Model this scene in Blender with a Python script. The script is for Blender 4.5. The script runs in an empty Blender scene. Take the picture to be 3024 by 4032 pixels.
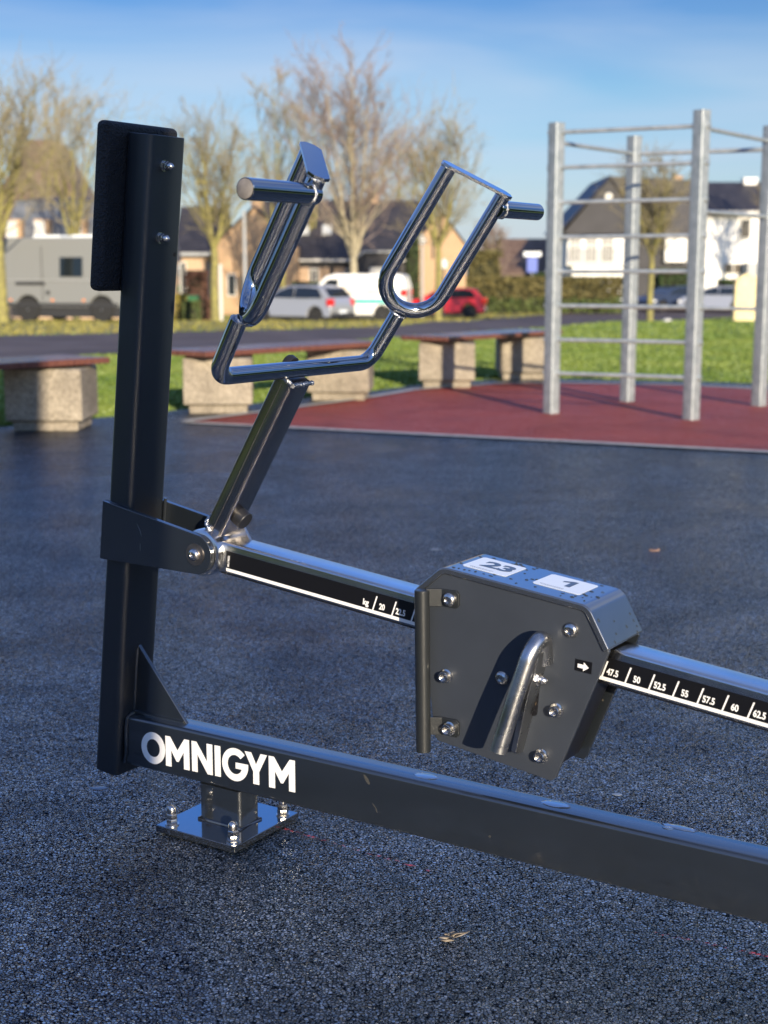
import bpy, bmesh, math, random
from mathutils import Vector, Matrix
R=math.radians
sc=bpy.context.scene; COL=sc.collection
random.seed(7)
# ------------------------------------------------------------------ camera numbers
FPX=5520.0; PITCH=0.16855; H=1.06; YAW=0.57144
CP,SP=math.cos(PITCH),math.sin(PITCH)
ORG=Vector((-0.5124,2.6805,0))
def zt(y):                                   # the land falls away gently beyond the playground
    if y<15: return 0.0
    if y<45: return -(y-15)*0.01467
    if y<57: return -0.44-(y-45)*0.03833
    if y<72: return -0.90-(y-57)*0.01667
    return -1.15
def wx(xd,Y,z=-1.0):                         # picture column (1659 wide) -> world X at distance Y
    return (xd*1.8228-1512)/FPX*(Y*CP-(z-H)*SP)
def wz(yd,Y):
    k=(2016-yd*1.8228)/FPX
    return H+Y*(k*CP-SP)/(CP+k*SP)
# ------------------------------------------------------------------ materials
def mat(name,col=(.5,.5,.5),rough=.5,metal=0.0,spec=.5,coat=0.0,coat_r=.1,ior=None):
    m=bpy.data.materials.new(name); m.use_nodes=True
    b=m.node_tree.nodes['Principled BSDF']
    b.inputs['Base Color'].default_value=(*col,1); b.inputs['Roughness'].default_value=rough
    b.inputs['Metallic'].default_value=metal; b.inputs['Specular IOR Level'].default_value=spec
    b.inputs['Coat Weight'].default_value=coat; b.inputs['Coat Roughness'].default_value=coat_r
    if ior: b.inputs['IOR'].default_value=ior
    return m
def N(m,t,**k):
    n=m.node_tree.nodes.new(t)
    for a,v in k.items():
        if a.startswith('i_'): n.inputs[a[2:].replace('_',' ')].default_value=v
        else: setattr(n,a,v)
    return n
def L(m,a,b): m.node_tree.links.new(a,b)
def bsdf(m): return m.node_tree.nodes['Principled BSDF']
def coord(m,kind='Object',scale=(1,1,1)):
    t=N(m,'ShaderNodeTexCoord'); mp=N(m,'ShaderNodeMapping'); mp.inputs['Scale'].default_value=scale
    L(m,t.outputs[kind],mp.inputs['Vector']); return mp.outputs['Vector']
def ramp(m,fac,stops,interp='LINEAR'):
    r=N(m,'ShaderNodeValToRGB'); r.color_ramp.interpolation=interp
    e=r.color_ramp.elements
    while len(e)<len(stops): e.new(.5)
    for i,(p,c) in enumerate(stops):
        e[i].position=p; e[i].color=(*c,1) if len(c)==3 else c
    L(m,fac,r.inputs['Fac']); return r.outputs['Color']
def noise(m,vec,scale,detail=4,rough=.55,dist=0):
    n=N(m,'ShaderNodeTexNoise'); n.inputs['Scale'].default_value=scale; n.inputs['Detail'].default_value=detail
    n.inputs['Roughness'].default_value=rough; n.inputs['Distortion'].default_value=dist
    if vec is not None: L(m,vec,n.inputs['Vector'])
    return n.outputs['Fac']
def bump(m,h,strength,dist,prev=None):
    b=N(m,'ShaderNodeBump'); b.inputs['Strength'].default_value=strength; b.inputs['Distance'].default_value=dist
    L(m,h,b.inputs['Height'])
    if prev is not None: L(m,prev,b.inputs['Normal'])
    return b.outputs['Normal']
def varied(name,c1,c2,scale,rough=.6,bs=.0,bd=.01,detail=5,stretch=(1,1,1),kind='Object',r2=None,metal=0,lo=.35,hi=.65,spec=.5,coat=0):
    m=mat(name,c1,rough,metal,spec,coat); v=coord(m,kind,stretch); f=noise(m,v,scale,detail)
    L(m,ramp(m,f,[(lo,c1),(hi,c2)]),bsdf(m).inputs['Base Color'])
    if r2 is not None:
        mr=N(m,'ShaderNodeMapRange'); mr.inputs['To Min'].default_value=rough; mr.inputs['To Max'].default_value=r2
        mr.inputs['From Min'].default_value=lo; mr.inputs['From Max'].default_value=hi
        L(m,noise(m,v,scale*1.7,detail),mr.inputs['Value']); L(m,mr.outputs[0],bsdf(m).inputs['Roughness'])
    if bs: L(m,bump(m,noise(m,v,scale*3,detail),bs,bd),bsdf(m).inputs['Normal'])
    return m
M={}
# anthracite powder coat with a little dirt
def paint(name,base,rough,dirt=.35,coat=.3,cior=1.5,cr_=.2):
    m=mat(name,base,rough,0,.5); v=coord(m)
    f=noise(m,v,9,6,.65); f2=noise(m,v,1.7,3)
    c=ramp(m,f,[(.3,tuple(x*.85 for x in base)),(.62,base),(.8,tuple(x*1.25+.004 for x in base))])
    sp=N(m,'ShaderNodeTexVoronoi'); sp.inputs['Scale'].default_value=34; L(m,v,sp.inputs['Vector'])
    th=ramp(m,sp.outputs['Distance'],[(.0,(1,1,1)),(.045,(1,1,1)),(.07,(0,0,0))])
    keep=ramp(m,noise(m,v,13,2),[(.60,(0,0,0)),(.68,(1,1,1))])
    mul=N(m,'ShaderNodeMath',operation='MULTIPLY'); L(m,th,mul.inputs[0]); L(m,keep,mul.inputs[1])
    mu2=N(m,'ShaderNodeMath',operation='MULTIPLY'); L(m,mul.outputs[0],mu2.inputs[0]); mu2.inputs[1].default_value=dirt
    mx=N(m,'ShaderNodeMix',data_type='RGBA'); L(m,mu2.outputs[0],mx.inputs['Factor']); L(m,c,mx.inputs['A']); mx.inputs['B'].default_value=(.22,.19,.15,1)
    L(m,mx.outputs['Result'],bsdf(m).inputs['Base Color'])
    mr=N(m,'ShaderNodeMapRange'); mr.inputs['To Min'].default_value=rough-.06; mr.inputs['To Max'].default_value=rough+.1; L(m,f2,mr.inputs['Value']); L(m,mr.outputs[0],bsdf(m).inputs['Roughness'])
    L(m,bump(m,noise(m,v,420,2),.06,.0006),bsdf(m).inputs['Normal'])
    b=bsdf(m); b.inputs['IOR'].default_value=1.5; b.inputs['Coat Weight'].default_value=coat; b.inputs['Coat IOR'].default_value=cior; b.inputs['Coat Roughness'].default_value=cr_
    return m
M['paint']=paint('anthracite_coat',(.0058,.0088,.0122),.50,.45,1.0,2.0,.10)
M['paint_post']=paint('post_coat',(.0060,.0095,.0140),.50,.3,.45,1.7,.30)
M['paint_box']=paint('box_coat',(.033,.039,.050),.45,.6,.25,1.5,.25)
M['paint_cover']=paint('cover_coat',(.030,.034,.040),.30,.2,1.0,2.5,.10)
M['plate_gloss']=mat('wet_plate_coat',(.012,.014,.017),.14,0,.6,1.0,.05); bsdf(M['plate_gloss']).inputs['Coat IOR'].default_value=2.0; bsdf(M['plate_gloss']).inputs['IOR'].default_value=1.8
M['bar_coat']=paint('bar_coat',(.013,.015,.016),.42,.6)
def steel(name,base,rough,r2,stretch=(1,1,1),sc_=14,bs=.02):
    m=mat(name,base,rough,1.0); v=coord(m,'Object',stretch); f=noise(m,v,sc_,6,.6)
    mr=N(m,'ShaderNodeMapRange'); mr.inputs['From Min'].default_value=.3; mr.inputs['From Max'].default_value=.7
    mr.inputs['To Min'].default_value=rough; mr.inputs['To Max'].default_value=r2; L(m,f,mr.inputs['Value']); L(m,mr.outputs[0],bsdf(m).inputs['Roughness'])
    L(m,ramp(m,noise(m,v,sc_*.6,4),[(.3,tuple(x*.8 for x in base)),(.7,base)]),bsdf(m).inputs['Base Color'])
    L(m,bump(m,noise(m,v,sc_*6,3),bs,.002),bsdf(m).inputs['Normal']); return m
M['chrome']=steel('polished_steel',(.44,.45,.47),.06,.10,sc_=4,bs=.0)
M['steel']=steel('satin_steel',(.66,.66,.66),.16,.28,(1,3,1),10,.010)
M['arm_steel']=steel('arm_steel',(.40,.365,.34),.17,.24,(1,1,1),6,.004)
M['lever']=steel('lever_steel',(.50,.50,.50),.22,.34,sc_=20,bs=.02)
M['bolt']=steel('bolt_steel',(.62,.60,.57),.16,.3,sc_=60,bs=.05)
M['weld']=steel('weld_metal',(.55,.55,.55),.18,.4,sc_=90,bs=.8)
M['washer']=steel('washer_steel',(.30,.27,.25),.35,.45,sc_=40)
M['cap']=varied('tube_end_cap',(.13,.12,.11),(.20,.18,.165),60,.5,.1,.002)
M['rubber']=mat('black_rubber',(.012,.012,.013),.45)
M['dark']=mat('dark_recess',(.006,.006,.008),.35)
M['rust']=varied('inner_rust',(.05,.03,.015),(.12,.08,.04),90,.6)
def foam():
    m=mat('foam_pad',(.006,.0075,.011),.6,0,.5); v=coord(m)
    vo=N(m,'ShaderNodeTexVoronoi'); vo.inputs['Scale'].default_value=240; L(m,v,vo.inputs['Vector'])
    n1=bump(m,vo.outputs['Distance'],1.0,.005); n2=bump(m,noise(m,v,150,4,.75),1.0,.006,n1); L(m,n2,bsdf(m).inputs['Normal'])
    return m
M['foam']=foam()
M['white']=varied('white_vinyl',(.78,.77,.74),(.62,.61,.58),30,.35,lo=.55,hi=.8)
M['vinyl_black']=mat('black_vinyl',(.006,.006,.007),.28)
M['label']=mat('label_white',(.74,.78,.80),.3)
M['label_ink']=mat('label_ink',(.07,.085,.11),.3)
M['water']=mat('water_film',(.02,.025,.03),.03,0,1.0,1.0,.02); bsdf(M['water']).inputs['Coat IOR'].default_value=2.6; bsdf(M['water']).inputs['IOR'].default_value=2.0
# wet granulated rubber ground
def granules(name,c_lo,c_hi,wet_lo=.16,wet_hi=.34,scale=175,bs=.85,drybias=.5):
    m=mat(name,c_lo,.25,0,.55); v=coord(m,'Object')
    vo=N(m,'ShaderNodeTexVoronoi'); vo.inputs['Scale'].default_value=scale; vo.inputs['Randomness'].default_value=1; L(m,v,vo.inputs['Vector'])
    big=noise(m,v,.55,5,.6,.6); mid=noise(m,v,2.3,4,.6)
    wn=N(m,'ShaderNodeTexWhiteNoise'); L(m,vo.outputs['Position'],wn.inputs['Vector'])
    cc=ramp(m,wn.outputs['Value'],[(0,c_lo),(.75,tuple((a+b)/2 for a,b in zip(c_lo,c_hi))),(1,c_hi)])
    L(m,cc,bsdf(m).inputs['Base Color'])
    ad=N(m,'ShaderNodeMath',operation='ADD'); L(m,big,ad.inputs[0]); L(m,mid,ad.inputs[1])
    mr=N(m,'ShaderNodeMapRange'); mr.inputs['From Min'].default_value=.8; mr.inputs['From Max'].default_value=1.2
    mr.inputs['To Min'].default_value=wet_lo; mr.inputs['To Max'].default_value=wet_hi; L(m,ad.outputs[0],mr.inputs['Value']); L(m,mr.outputs[0],bsdf(m).inputs['Roughness'])
    inv=N(m,'ShaderNodeMath',operation='SUBTRACT'); inv.inputs[0].default_value=1; L(m,vo.outputs['Distance'],inv.inputs[1])
    # each grain tilted its own way: height = plane through the cell
    sub=N(m,'ShaderNodeVectorMath',operation='SUBTRACT'); L(m,v,sub.inputs[0]); L(m,vo.outputs['Position'],sub.inputs[1])
    wn2=N(m,'ShaderNodeTexWhiteNoise'); L(m,vo.outputs['Position'],wn2.inputs['Vector'])
    cen=N(m,'ShaderNodeVectorMath',operation='SUBTRACT'); L(m,wn2.outputs['Color'],cen.inputs[0]); cen.inputs[1].default_value=(.5,.5,.5)
    dt=N(m,'ShaderNodeVectorMath',operation='DOT_PRODUCT'); L(m,sub.outputs[0],dt.inputs[0]); L(m,cen.outputs[0],dt.inputs[1])
    sc1=N(m,'ShaderNodeMath',operation='MULTIPLY'); L(m,dt.outputs['Value'],sc1.inputs[0]); sc1.inputs[1].default_value=.75*drybias*2
    h2=N(m,'ShaderNodeMath',operation='MULTIPLY'); L(m,inv.outputs[0],h2.inputs[0]); h2.inputs[1].default_value=.0018
    hs=N(m,'ShaderNodeMath',operation='ADD'); L(m,sc1.outputs[0],hs.inputs[0]); L(m,h2.outputs[0],hs.inputs[1])
    n1=bump(m,hs.outputs[0],bs,1.0)
    n2=bump(m,noise(m,v,520,3),.12,.0006,n1)
    L(m,n2,bsdf(m).inputs['Normal']); return m
def wet_rubber(name,c_lo,c_hi,gap,scale=150,ior=2.4,tilt=.30,r_lo=.20,r_hi=.50,gapw=.16):
    m=mat(name,c_lo,.25,0,.5); v=coord(m,'Object'); b=bsdf(m); b.inputs['IOR'].default_value=ior
    wob=N(m,'ShaderNodeTexNoise'); wob.inputs['Scale'].default_value=260; L(m,v,wob.inputs['Vector'])
    ws=N(m,'ShaderNodeVectorMath',operation='SCALE'); L(m,wob.outputs['Color'],ws.inputs[0]); ws.inputs['Scale'].default_value=.0030
    va=N(m,'ShaderNodeVectorMath',operation='ADD'); L(m,v,va.inputs[0]); L(m,ws.outputs[0],va.inputs[1]); v2=va.outputs[0]
    vo=N(m,'ShaderNodeTexVoronoi'); vo.inputs['Scale'].default_value=scale; L(m,v2,vo.inputs['Vector'])
    ve=N(m,'ShaderNodeTexVoronoi',feature='DISTANCE_TO_EDGE'); ve.inputs['Scale'].default_value=scale; L(m,v2,ve.inputs['Vector'])
    wn=N(m,'ShaderNodeTexWhiteNoise'); L(m,vo.outputs['Position'],wn.inputs['Vector'])
    big=noise(m,v,.6,5,.6,.8); mid=noise(m,v,3.1,5,.65)
    mxb=N(m,'ShaderNodeMix',data_type='RGBA',blend_type='MULTIPLY'); mxb.inputs['Factor'].default_value=1; L(m,ramp(m,noise(m,v,1.1,6,.7,1.2),[(.33,(.62,.62,.66)),(.5,(.95,.95,.95)),(.68,(1.15,1.13,1.1))]),mxb.inputs['B'])
    L(m,ramp(m,wn.outputs['Value'],[(0,c_lo),(.8,tuple((p+q_)/2 for p,q_ in zip(c_lo,c_hi))),(1,c_hi)]),mxb.inputs['A']); L(m,mxb.outputs['Result'],b.inputs['Base Color'])
    sepc=N(m,'ShaderNodeSeparateColor'); L(m,wn.outputs['Color'],sepc.inputs[0])
    ad=N(m,'ShaderNodeMath',operation='ADD'); L(m,sepc.outputs[1],ad.inputs[0])
    b2=N(m,'ShaderNodeMath',operation='MULTIPLY_ADD'); L(m,big,b2.inputs[0]); b2.inputs[1].default_value=3.0; b2.inputs[2].default_value=-1.5; L(m,b2.outputs[0],ad.inputs[1])
    mr=N(m,'ShaderNodeMapRange'); mr.inputs['From Min'].default_value=-.3; mr.inputs['From Max'].default_value=1.3; mr.inputs['To Min'].default_value=r_lo; mr.inputs['To Max'].default_value=r_hi
    L(m,ad.outputs[0],mr.inputs['Value']); L(m,mr.outputs[0],b.inputs['Roughness'])
    sp=N(m,'ShaderNodeMapRange'); sp.inputs['From Min'].default_value=0; sp.inputs['From Max'].default_value=1; sp.inputs['To Min'].default_value=.13; sp.inputs['To Max'].default_value=1.1
    L(m,sepc.outputs[0],sp.inputs['Value'])
    sm=N(m,'ShaderNodeMapRange'); sm.inputs['From Min'].default_value=.35; sm.inputs['From Max'].default_value=.65; sm.inputs['To Min'].default_value=.65; sm.inputs['To Max'].default_value=1.3; L(m,mid,sm.inputs['Value'])
    smm=N(m,'ShaderNodeMath',operation='MULTIPLY'); L(m,sp.outputs[0],smm.inputs[0]); L(m,sm.outputs[0],smm.inputs[1]); L(m,smm.outputs[0],b.inputs['Specular IOR Level'])
    sub=N(m,'ShaderNodeVectorMath',operation='SUBTRACT'); L(m,v2,sub.inputs[0]); L(m,vo.outputs['Position'],sub.inputs[1])
    cen=N(m,'ShaderNodeVectorMath',operation='SUBTRACT'); L(m,wn.outputs['Color'],cen.inputs[0]); cen.inputs[1].default_value=(.5,.5,.5)
    dt=N(m,'ShaderNodeVectorMath',operation='DOT_PRODUCT'); L(m,sub.outputs[0],dt.inputs[0]); L(m,cen.outputs[0],dt.inputs[1])
    hs=N(m,'ShaderNodeMath',operation='MULTIPLY'); L(m,dt.outputs['Value'],hs.inputs[0]); hs.inputs[1].default_value=tilt*2
    ed=N(m,'ShaderNodeMapRange'); ed.interpolation_type='SMOOTHSTEP'; ed.inputs['From Min'].default_value=0; ed.inputs['From Max'].default_value=.30; ed.inputs['To Max'].default_value=.0011; L(m,ve.outputs['Distance'],ed.inputs['Value'])
    h2=N(m,'ShaderNodeMath',operation='ADD'); L(m,hs.outputs[0],h2.inputs[0]); L(m,ed.outputs[0],h2.inputs[1])
    n1=bump(m,h2.outputs[0],1.0,1.0); n2=bump(m,noise(m,v,620,3),.15,.0006,n1); L(m,n2,b.inputs['Normal'])
    gp=N(m,'ShaderNodeMapRange'); gp.inputs['From Min'].default_value=gapw*.4; gp.inputs['From Max'].default_value=gapw; L(m,ve.outputs['Distance'],gp.inputs['Value'])
    df=N(m,'ShaderNodeBsdfDiffuse'); df.inputs['Color'].default_value=(*gap,1); ms=N(m,'ShaderNodeMixShader'); L(m,gp.outputs[0],ms.inputs['Fac']); L(m,df.outputs[0],ms.inputs[1]); L(m,b.outputs[0],ms.inputs[2])
    out=[n for n in m.node_tree.nodes if n.type=='OUTPUT_MATERIAL'][0]; L(m,ms.outputs[0],out.inputs['Surface']); return m
M['ground']=wet_rubber('wet_black_rubber',(.005,.013,.025),(.036,.062,.094),(.002,.004,.008),185,3.4,.24,.12,.38,.16)
M['red']=wet_rubber('wet_red_rubber',(.40,.085,.065),(.60,.17,.13),(.14,.022,.018),150,1.5,.35,.40,.62)
M['kerb']=varied('pale_kerb',(.34,.32,.28),(.50,.47,.41),18,.5,.3,.004)
def grass_mat():
    m=mat('lawn',(.05,.1,.02),.75,0,.3); v=coord(m)
    a=noise(m,v,.35,5,.6); b=noise(m,v,14,4,.7); c=noise(m,v,90,3,.7)
    c1=ramp(m,a,[(.35,(.15,.235,.032)),(.6,(.20,.275,.045)),(.8,(.27,.27,.07))])
    c2=ramp(m,b,[(.3,(.85,.85,.8)),(.7,(1.15,1.12,1.05))])
    mx=N(m,'ShaderNodeMix',data_type='RGBA',blend_type='MULTIPLY'); mx.inputs['Factor'].default_value=1; L(m,c1,mx.inputs['A']); L(m,c2,mx.inputs['B'])
    L(m,mx.outputs['Result'],bsdf(m).inputs['Base Color'])
    n=bump(m,c,.35,.02); n2=bump(m,b,.15,.03,n); L(m,n2,bsdf(m).inputs['Normal']); return m
M['grass']=grass_mat()
M['road']=varied('road_asphalt',(.085,.066,.060),(.145,.113,.100),.6,.7,.4,.01,7,r2=.9,spec=.2)
M['verge']=varied('verge_grass',(.15,.16,.03),(.23,.19,.06),1.2,.8,.6,.03)
M['concrete']=None
def concrete():
    m=mat('washed_concrete',(.4,.36,.29),.8,0,.3); v=coord(m)
    vo=N(m,'ShaderNodeTexVoronoi'); vo.inputs['Scale'].default_value=105; L(m,v,vo.inputs['Vector'])
    wn=N(m,'ShaderNodeTexWhiteNoise'); L(m,vo.outputs['Position'],wn.inputs['Vector'])
    c1=ramp(m,wn.outputs['Value'],[(0,(.21,.18,.135)),(.5,(.31,.27,.205)),(1,(.42,.37,.29))])
    c2=ramp(m,noise(m,v,5,5),[(.3,(.62,.60,.58)),(.7,(1.1,1.08,1.05))])
    mx=N(m,'ShaderNodeMix',data_type='RGBA',blend_type='MULTIPLY'); mx.inputs['Factor'].default_value=1; L(m,c1,mx.inputs['A']); L(m,c2,mx.inputs['B'])
    L(m,mx.outputs['Result'],bsdf(m).inputs['Base Color']); L(m,bump(m,vo.outputs['Distance'],.5,.008),bsdf(m).inputs['Normal']); return m
M['concrete']=concrete()
M['bench_wood']=varied('bench_wood',(.105,.042,.034),(.165,.066,.046),5,.16,.15,.003,5,(1,12,1),r2=.34)
M['galv']=varied('galvanised_steel',(.30,.335,.345),(.43,.46,.465),16,.42,.1,.002,4,r2=.6,metal=.55)
M['bark']=varied('mossy_bark',(.17,.15,.06),(.30,.27,.08),6,.9,.8,.02)
M['bark_pale']=varied('pale_bark',(.26,.22,.14),(.42,.37,.25),6,.9,.6,.02)
M['twig_y']=varied('yellow_twigs',(.155,.130,.080),(.24,.205,.125),2,.9)
M['twig_b']=varied('brown_twigs',(.16,.115,.095),(.26,.20,.165),2,.9)
M['twig_g']=varied('grey_green_twigs',(.18,.15,.09),(.28,.235,.145),2,.9)
M['hedge']=varied('hedge_leaves',(.085,.075,.022),(.155,.13,.045),3,.8)
M['hedge_low']=varied('green_leaves',(.05,.085,.02),(.11,.13,.035),3,.8)
M['conifer']=varied('conifer_green',(.025,.050,.014),(.06,.09,.025),5,.8)
M['redbush']=varied('red_brown_bush',(.09,.045,.03),(.17,.08,.05),4,.85)
M['yellowbush']=varied('yellow_bush',(.25,.20,.03),(.42,.33,.06),4,.85)
M['inner']=mat('bush_core',(.02,.022,.01),.95)
def brick(name,c1,c2):
    m=mat(name,c1,.85,0,.3); v=coord(m)
    b=N(m,'ShaderNodeTexBrick'); b.inputs['Scale'].default_value=5; b.inputs['Color1'].default_value=(*c1,1); b.inputs['Color2'].default_value=(*c2,1)
    b.inputs['Mortar'].default_value=(.40,.36,.30,1); b.inputs['Mortar Size'].default_value=.015
    rot=N(m,'ShaderNodeMapping'); rot.inputs['Rotation'].default_value=(R(90),0,0); L(m,v,rot.inputs['Vector']); L(m,rot.outputs[0],b.inputs['Vector'])
    L(m,b.outputs['Color'],bsdf(m).inputs['Base Color']); return m
M['brick']=brick('sandy_brick',(.50,.32,.17),(.42,.26,.14))
M['brick_pale']=brick('pale_brick',(.55,.38,.24),(.47,.31,.19))
def tiles(name,c1,c2):
    m=varied(name,c1,c2,2.0,.55,0,.01,4); v=coord(m)
    w=N(m,'ShaderNodeTexWave',bands_direction='Z'); w.inputs['Scale'].default_value=1.6; L(m,v,w.inputs['Vector'])
    L(m,bump(m,w.outputs['Fac'],.5,.05),bsdf(m).inputs['Normal']); return m
M['tile_dark']=tiles('dark_roof_tiles',(.022,.021,.026),(.040,.037,.043))
M['tile_brown']=tiles('brown_roof_tiles',(.10,.062,.040),(.17,.11,.075))
M['slate']=tiles('grey_slate',(.085,.097,.115),(.13,.142,.165))
M['grey_clad']=varied('dark_grey_cladding',(.028,.027,.030),(.040,.038,.042),.8,.7)
M['render_white']=varied('white_render',(.80,.77,.70),(.88,.86,.80),1.2,.8)
M['trim']=mat('pale_trim',(.60,.58,.53),.5)
M['trim_grey']=mat('grey_gutter',(.34,.35,.35),.5)
M['glass']=mat('window_glass',(.03,.035,.04),.06,0,.8)
M['glass_bright']=mat('bright_window',(.55,.56,.52),.2,0,.6)
def carpaint(n,c,metal=.3): return mat(n,c,.28,metal,.5,.6,.05)
M['car_silver']=carpaint('silver_car_paint',(.44,.45,.48),.5)
M['car_white']=carpaint('white_car_paint',(.80,.79,.74),0)
M['car_red']=carpaint('red_car_paint',(.55,.012,.022),.1)
M['car_grey']=mat('grey_van_paint',(.20,.205,.198),.5,0,.4)
M['car_blue']=carpaint('dark_blue_car_paint',(.05,.07,.12),.4)
M['car_glass']=mat('car_glass',(.012,.016,.02),.05,0,.8)
M['tyre']=mat('tyre_rubber',(.02,.02,.02),.85)
M['rim']=mat('alloy_rim',(.50,.50,.50),.3,.8)
M['tail']=mat('tail_lamp',(.55,.02,.02),.2)
M['lamp_clear']=mat('head_lamp',(.75,.75,.72),.15)
M['teal']=mat('teal_stripe',(.03,.40,.36),.4)
M['plastic']=mat('dark_plastic',(.03,.03,.032),.55)
M['sand']=varied('sandstone',(.66,.53,.27),(.80,.67,.38),6,.8,.4,.01)
M['blue_sign']=mat('blue_sign',(.04,.09,.42),.4)
M['green_bin']=mat('green_bin',(.03,.14,.05),.45)
M['leaf_dry']=varied('dry_leaf',(.22,.17,.11),(.34,.29,.22),60,.6)
M['drip']=varied('drip_dirt',(.015,.017,.018),(.030,.030,.028),200,.7)
M['husk']=varied('husk_dirt',(.032,.032,.029),(.055,.052,.045),300,.6)
M['spot']=mat('pale_spot',(.20,.23,.27),.3)
# ------------------------------------------------------------------ mesh helpers
def V(*a): return Vector(a)
def frame(axis,xdir=None):
    z=axis.normalized()
    if xdir is None: xdir=V(1,0,0) if abs(z.x)<.9 else V(0,1,0)
    x=(xdir-z*xdir.dot(z)).normalized(); return x,z.cross(x),z
class MB:
    def __init__(s): s.bm=bmesh.new()
    def ring(s,pts): return [s.bm.verts.new(p) for p in pts]
    def skin(s,r0,r1):
        n=len(r0)
        for i in range(n): s.bm.faces.new((r0[i],r0[(i+1)%n],r1[(i+1)%n],r1[i]))
    def loft(s,rings,cap=True):
        rs=[s.ring(r) for r in rings]
        for a,b in zip(rs,rs[1:]): s.skin(a,b)
        if cap: s.bm.faces.new(rs[0][::-1]); s.bm.faces.new(rs[-1])
        return s
    def prism(s,poly,o,x,y,z):           # poly in (x,y) extruded along vector z from o
        a=[o+x*p[0]+y*p[1] for p in poly]; return s.loft([a,[p+z for p in a]])
    def box(s,x0,x1,y0,y1,z0,z1):
        return s.prism([(x0,y0),(x1,y0),(x1,y1),(x0,y1)],V(0,0,z0),V(1,0,0),V(0,1,0),V(0,0,z1-z0))
    def rtube(s,a,b,wx_,wy_,r,xdir,seg=4):
        x,y,z=frame(b-a,xdir); pts=[]
        for cx,cy,a0 in ((1,1,0),(-1,1,90),(-1,-1,180),(1,-1,270)):
            for k in range(seg+1):
                t=R(a0+90*k/seg); pts.append((cx*(wx_/2-r)+r*math.cos(t),cy*(wy_/2-r)+r*math.sin(t)))
        return s.prism(pts,a,x,y,b-a)
    def cyl(s,a,b,r,n=24,r2=None):
        x,y,z=frame(b-a); r2=r if r2 is None else r2
        c=[(math.cos(2*math.pi*i/n),math.sin(2*math.pi*i/n)) for i in range(n)]
        return s.loft([[a+(x*p+y*q)*r for p,q in c],[b+(x*p+y*q)*r2 for p,q in c]])
    def lathe(s,o,ax,prof,n=24,xdir=None):    # prof list of (radius, height)
        x,y,z=frame(ax,xdir); c=[(math.cos(2*math.pi*i/n),math.sin(2*math.pi*i/n)) for i in range(n)]
        return s.loft([[o+z*h+(x*p+y*q)*max(r,1e-5) for p,q in c] for r,h in prof])
    def path(s,pts,rad,n=20,cap=True):
        if not isinstance(rad,(list,tuple)): rad=[rad]*len(pts)
        rings=[]; prev=None
        for i,p in enumerate(pts):
            t=(pts[min(i+1,len(pts)-1)]-pts[max(i-1,0)]).normalized()
            if prev is None: x,y,_=frame(t)
            else:
                x=(prev-t*prev.dot(t)).normalized(); y=t.cross(x)
            prev=x
            rings.append([p+(x*math.cos(2*math.pi*k/n)+y*math.sin(2*math.pi*k/n))*rad[i] for k in range(n)])
        return s.loft(rings,cap)
    def build(s,name,m,parent=None,smooth=35,bevel=0,seg=3,recalc=True):
        if recalc: bmesh.ops.recalc_face_normals(s.bm,faces=s.bm.faces)
        me=bpy.data.meshes.new(name); s.bm.to_mesh(me); s.bm.free()
        for p in me.polygons: p.use_smooth=True
        me.set_sharp_from_angle(angle=R(smooth))
        o=bpy.data.objects.new(name,me); COL.objects.link(o); me.materials.append(m)
        if parent is not None: o.parent=parent
        if bevel:
            b=o.modifiers.new('bevel','BEVEL'); b.width=bevel; b.segments=seg; b.limit_method='ANGLE'; b.angle_limit=R(35); b.harden_normals=True
        return o
def fillet(pts,rads,n=8):
    out=[pts[0]]
    for i in range(1,len(pts)-1):
        p=pts[i]; a=(pts[i-1]-p).normalized(); b=(pts[i+1]-p).normalized(); r=rads[i-1] if isinstance(rads,(list,tuple)) else rads
        ang=a.angle(b); d=r/math.tan(ang/2); d=min(d,(pts[i-1]-p).length*.49,(pts[i+1]-p).length*.49); r=d*math.tan(ang/2)
        c=p+(a+b).normalized()*(r/math.sin(ang/2)); s=p+a*d; e=p+b*d
        u=(s-c); w=(e-c); full=u.angle(w)
        for k in range(n+1):
            t=k/n; out.append(c+(u*math.sin((1-t)*full)+w*math.sin(t*full))/math.sin(full))
    out.append(pts[-1]); return out
def tag(o,label=None,cat=None,group=None,kind=None):
    if label: o['label']=label
    if cat: o['category']=cat
    if group: o['group']=group
    if kind: o['kind']=kind
    return o
def thing(name,label,cat,loc=(0,0,0),rz=0,group=None):
    o=bpy.data.objects.new(name,None); COL.objects.link(o); o.location=loc; o.rotation_euler=(0,0,rz); o.empty_display_size=.1
    return tag(o,label,cat,group)
def text_mesh(name,body,size,m,parent,mtx,xs=1.0,bold=.0,ext=.0003,align='LEFT'):
    cu=bpy.data.curves.new(name,'FONT'); cu.body=body; cu.size=size; cu.offset=bold; cu.extrude=ext; cu.align_x=align; cu.resolution_u=4
    t=bpy.data.objects.new(name+'_src',cu); COL.objects.link(t)
    dg=bpy.context.evaluated_depsgraph_get(); me=bpy.data.meshes.new_from_object(t.evaluated_get(dg))
    COL.objects.unlink(t); bpy.data.objects.remove(t)
    me.transform(Matrix.Diagonal((xs,1,1,1))); me.transform(mtx)
    me.materials.clear(); me.materials.append(m)
    o=bpy.data.objects.new(name,me); COL.objects.link(o); o.parent=parent; return o
def basis(o,x,y):
    x=x.normalized(); z=x.cross(y).normalized(); y=z.cross(x)
    m=Matrix.Identity(4)
    for i,c in enumerate((x,y,z)):
        for k in range(3): m[k][i]=c[k]
    m.translation=o; return m
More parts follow.
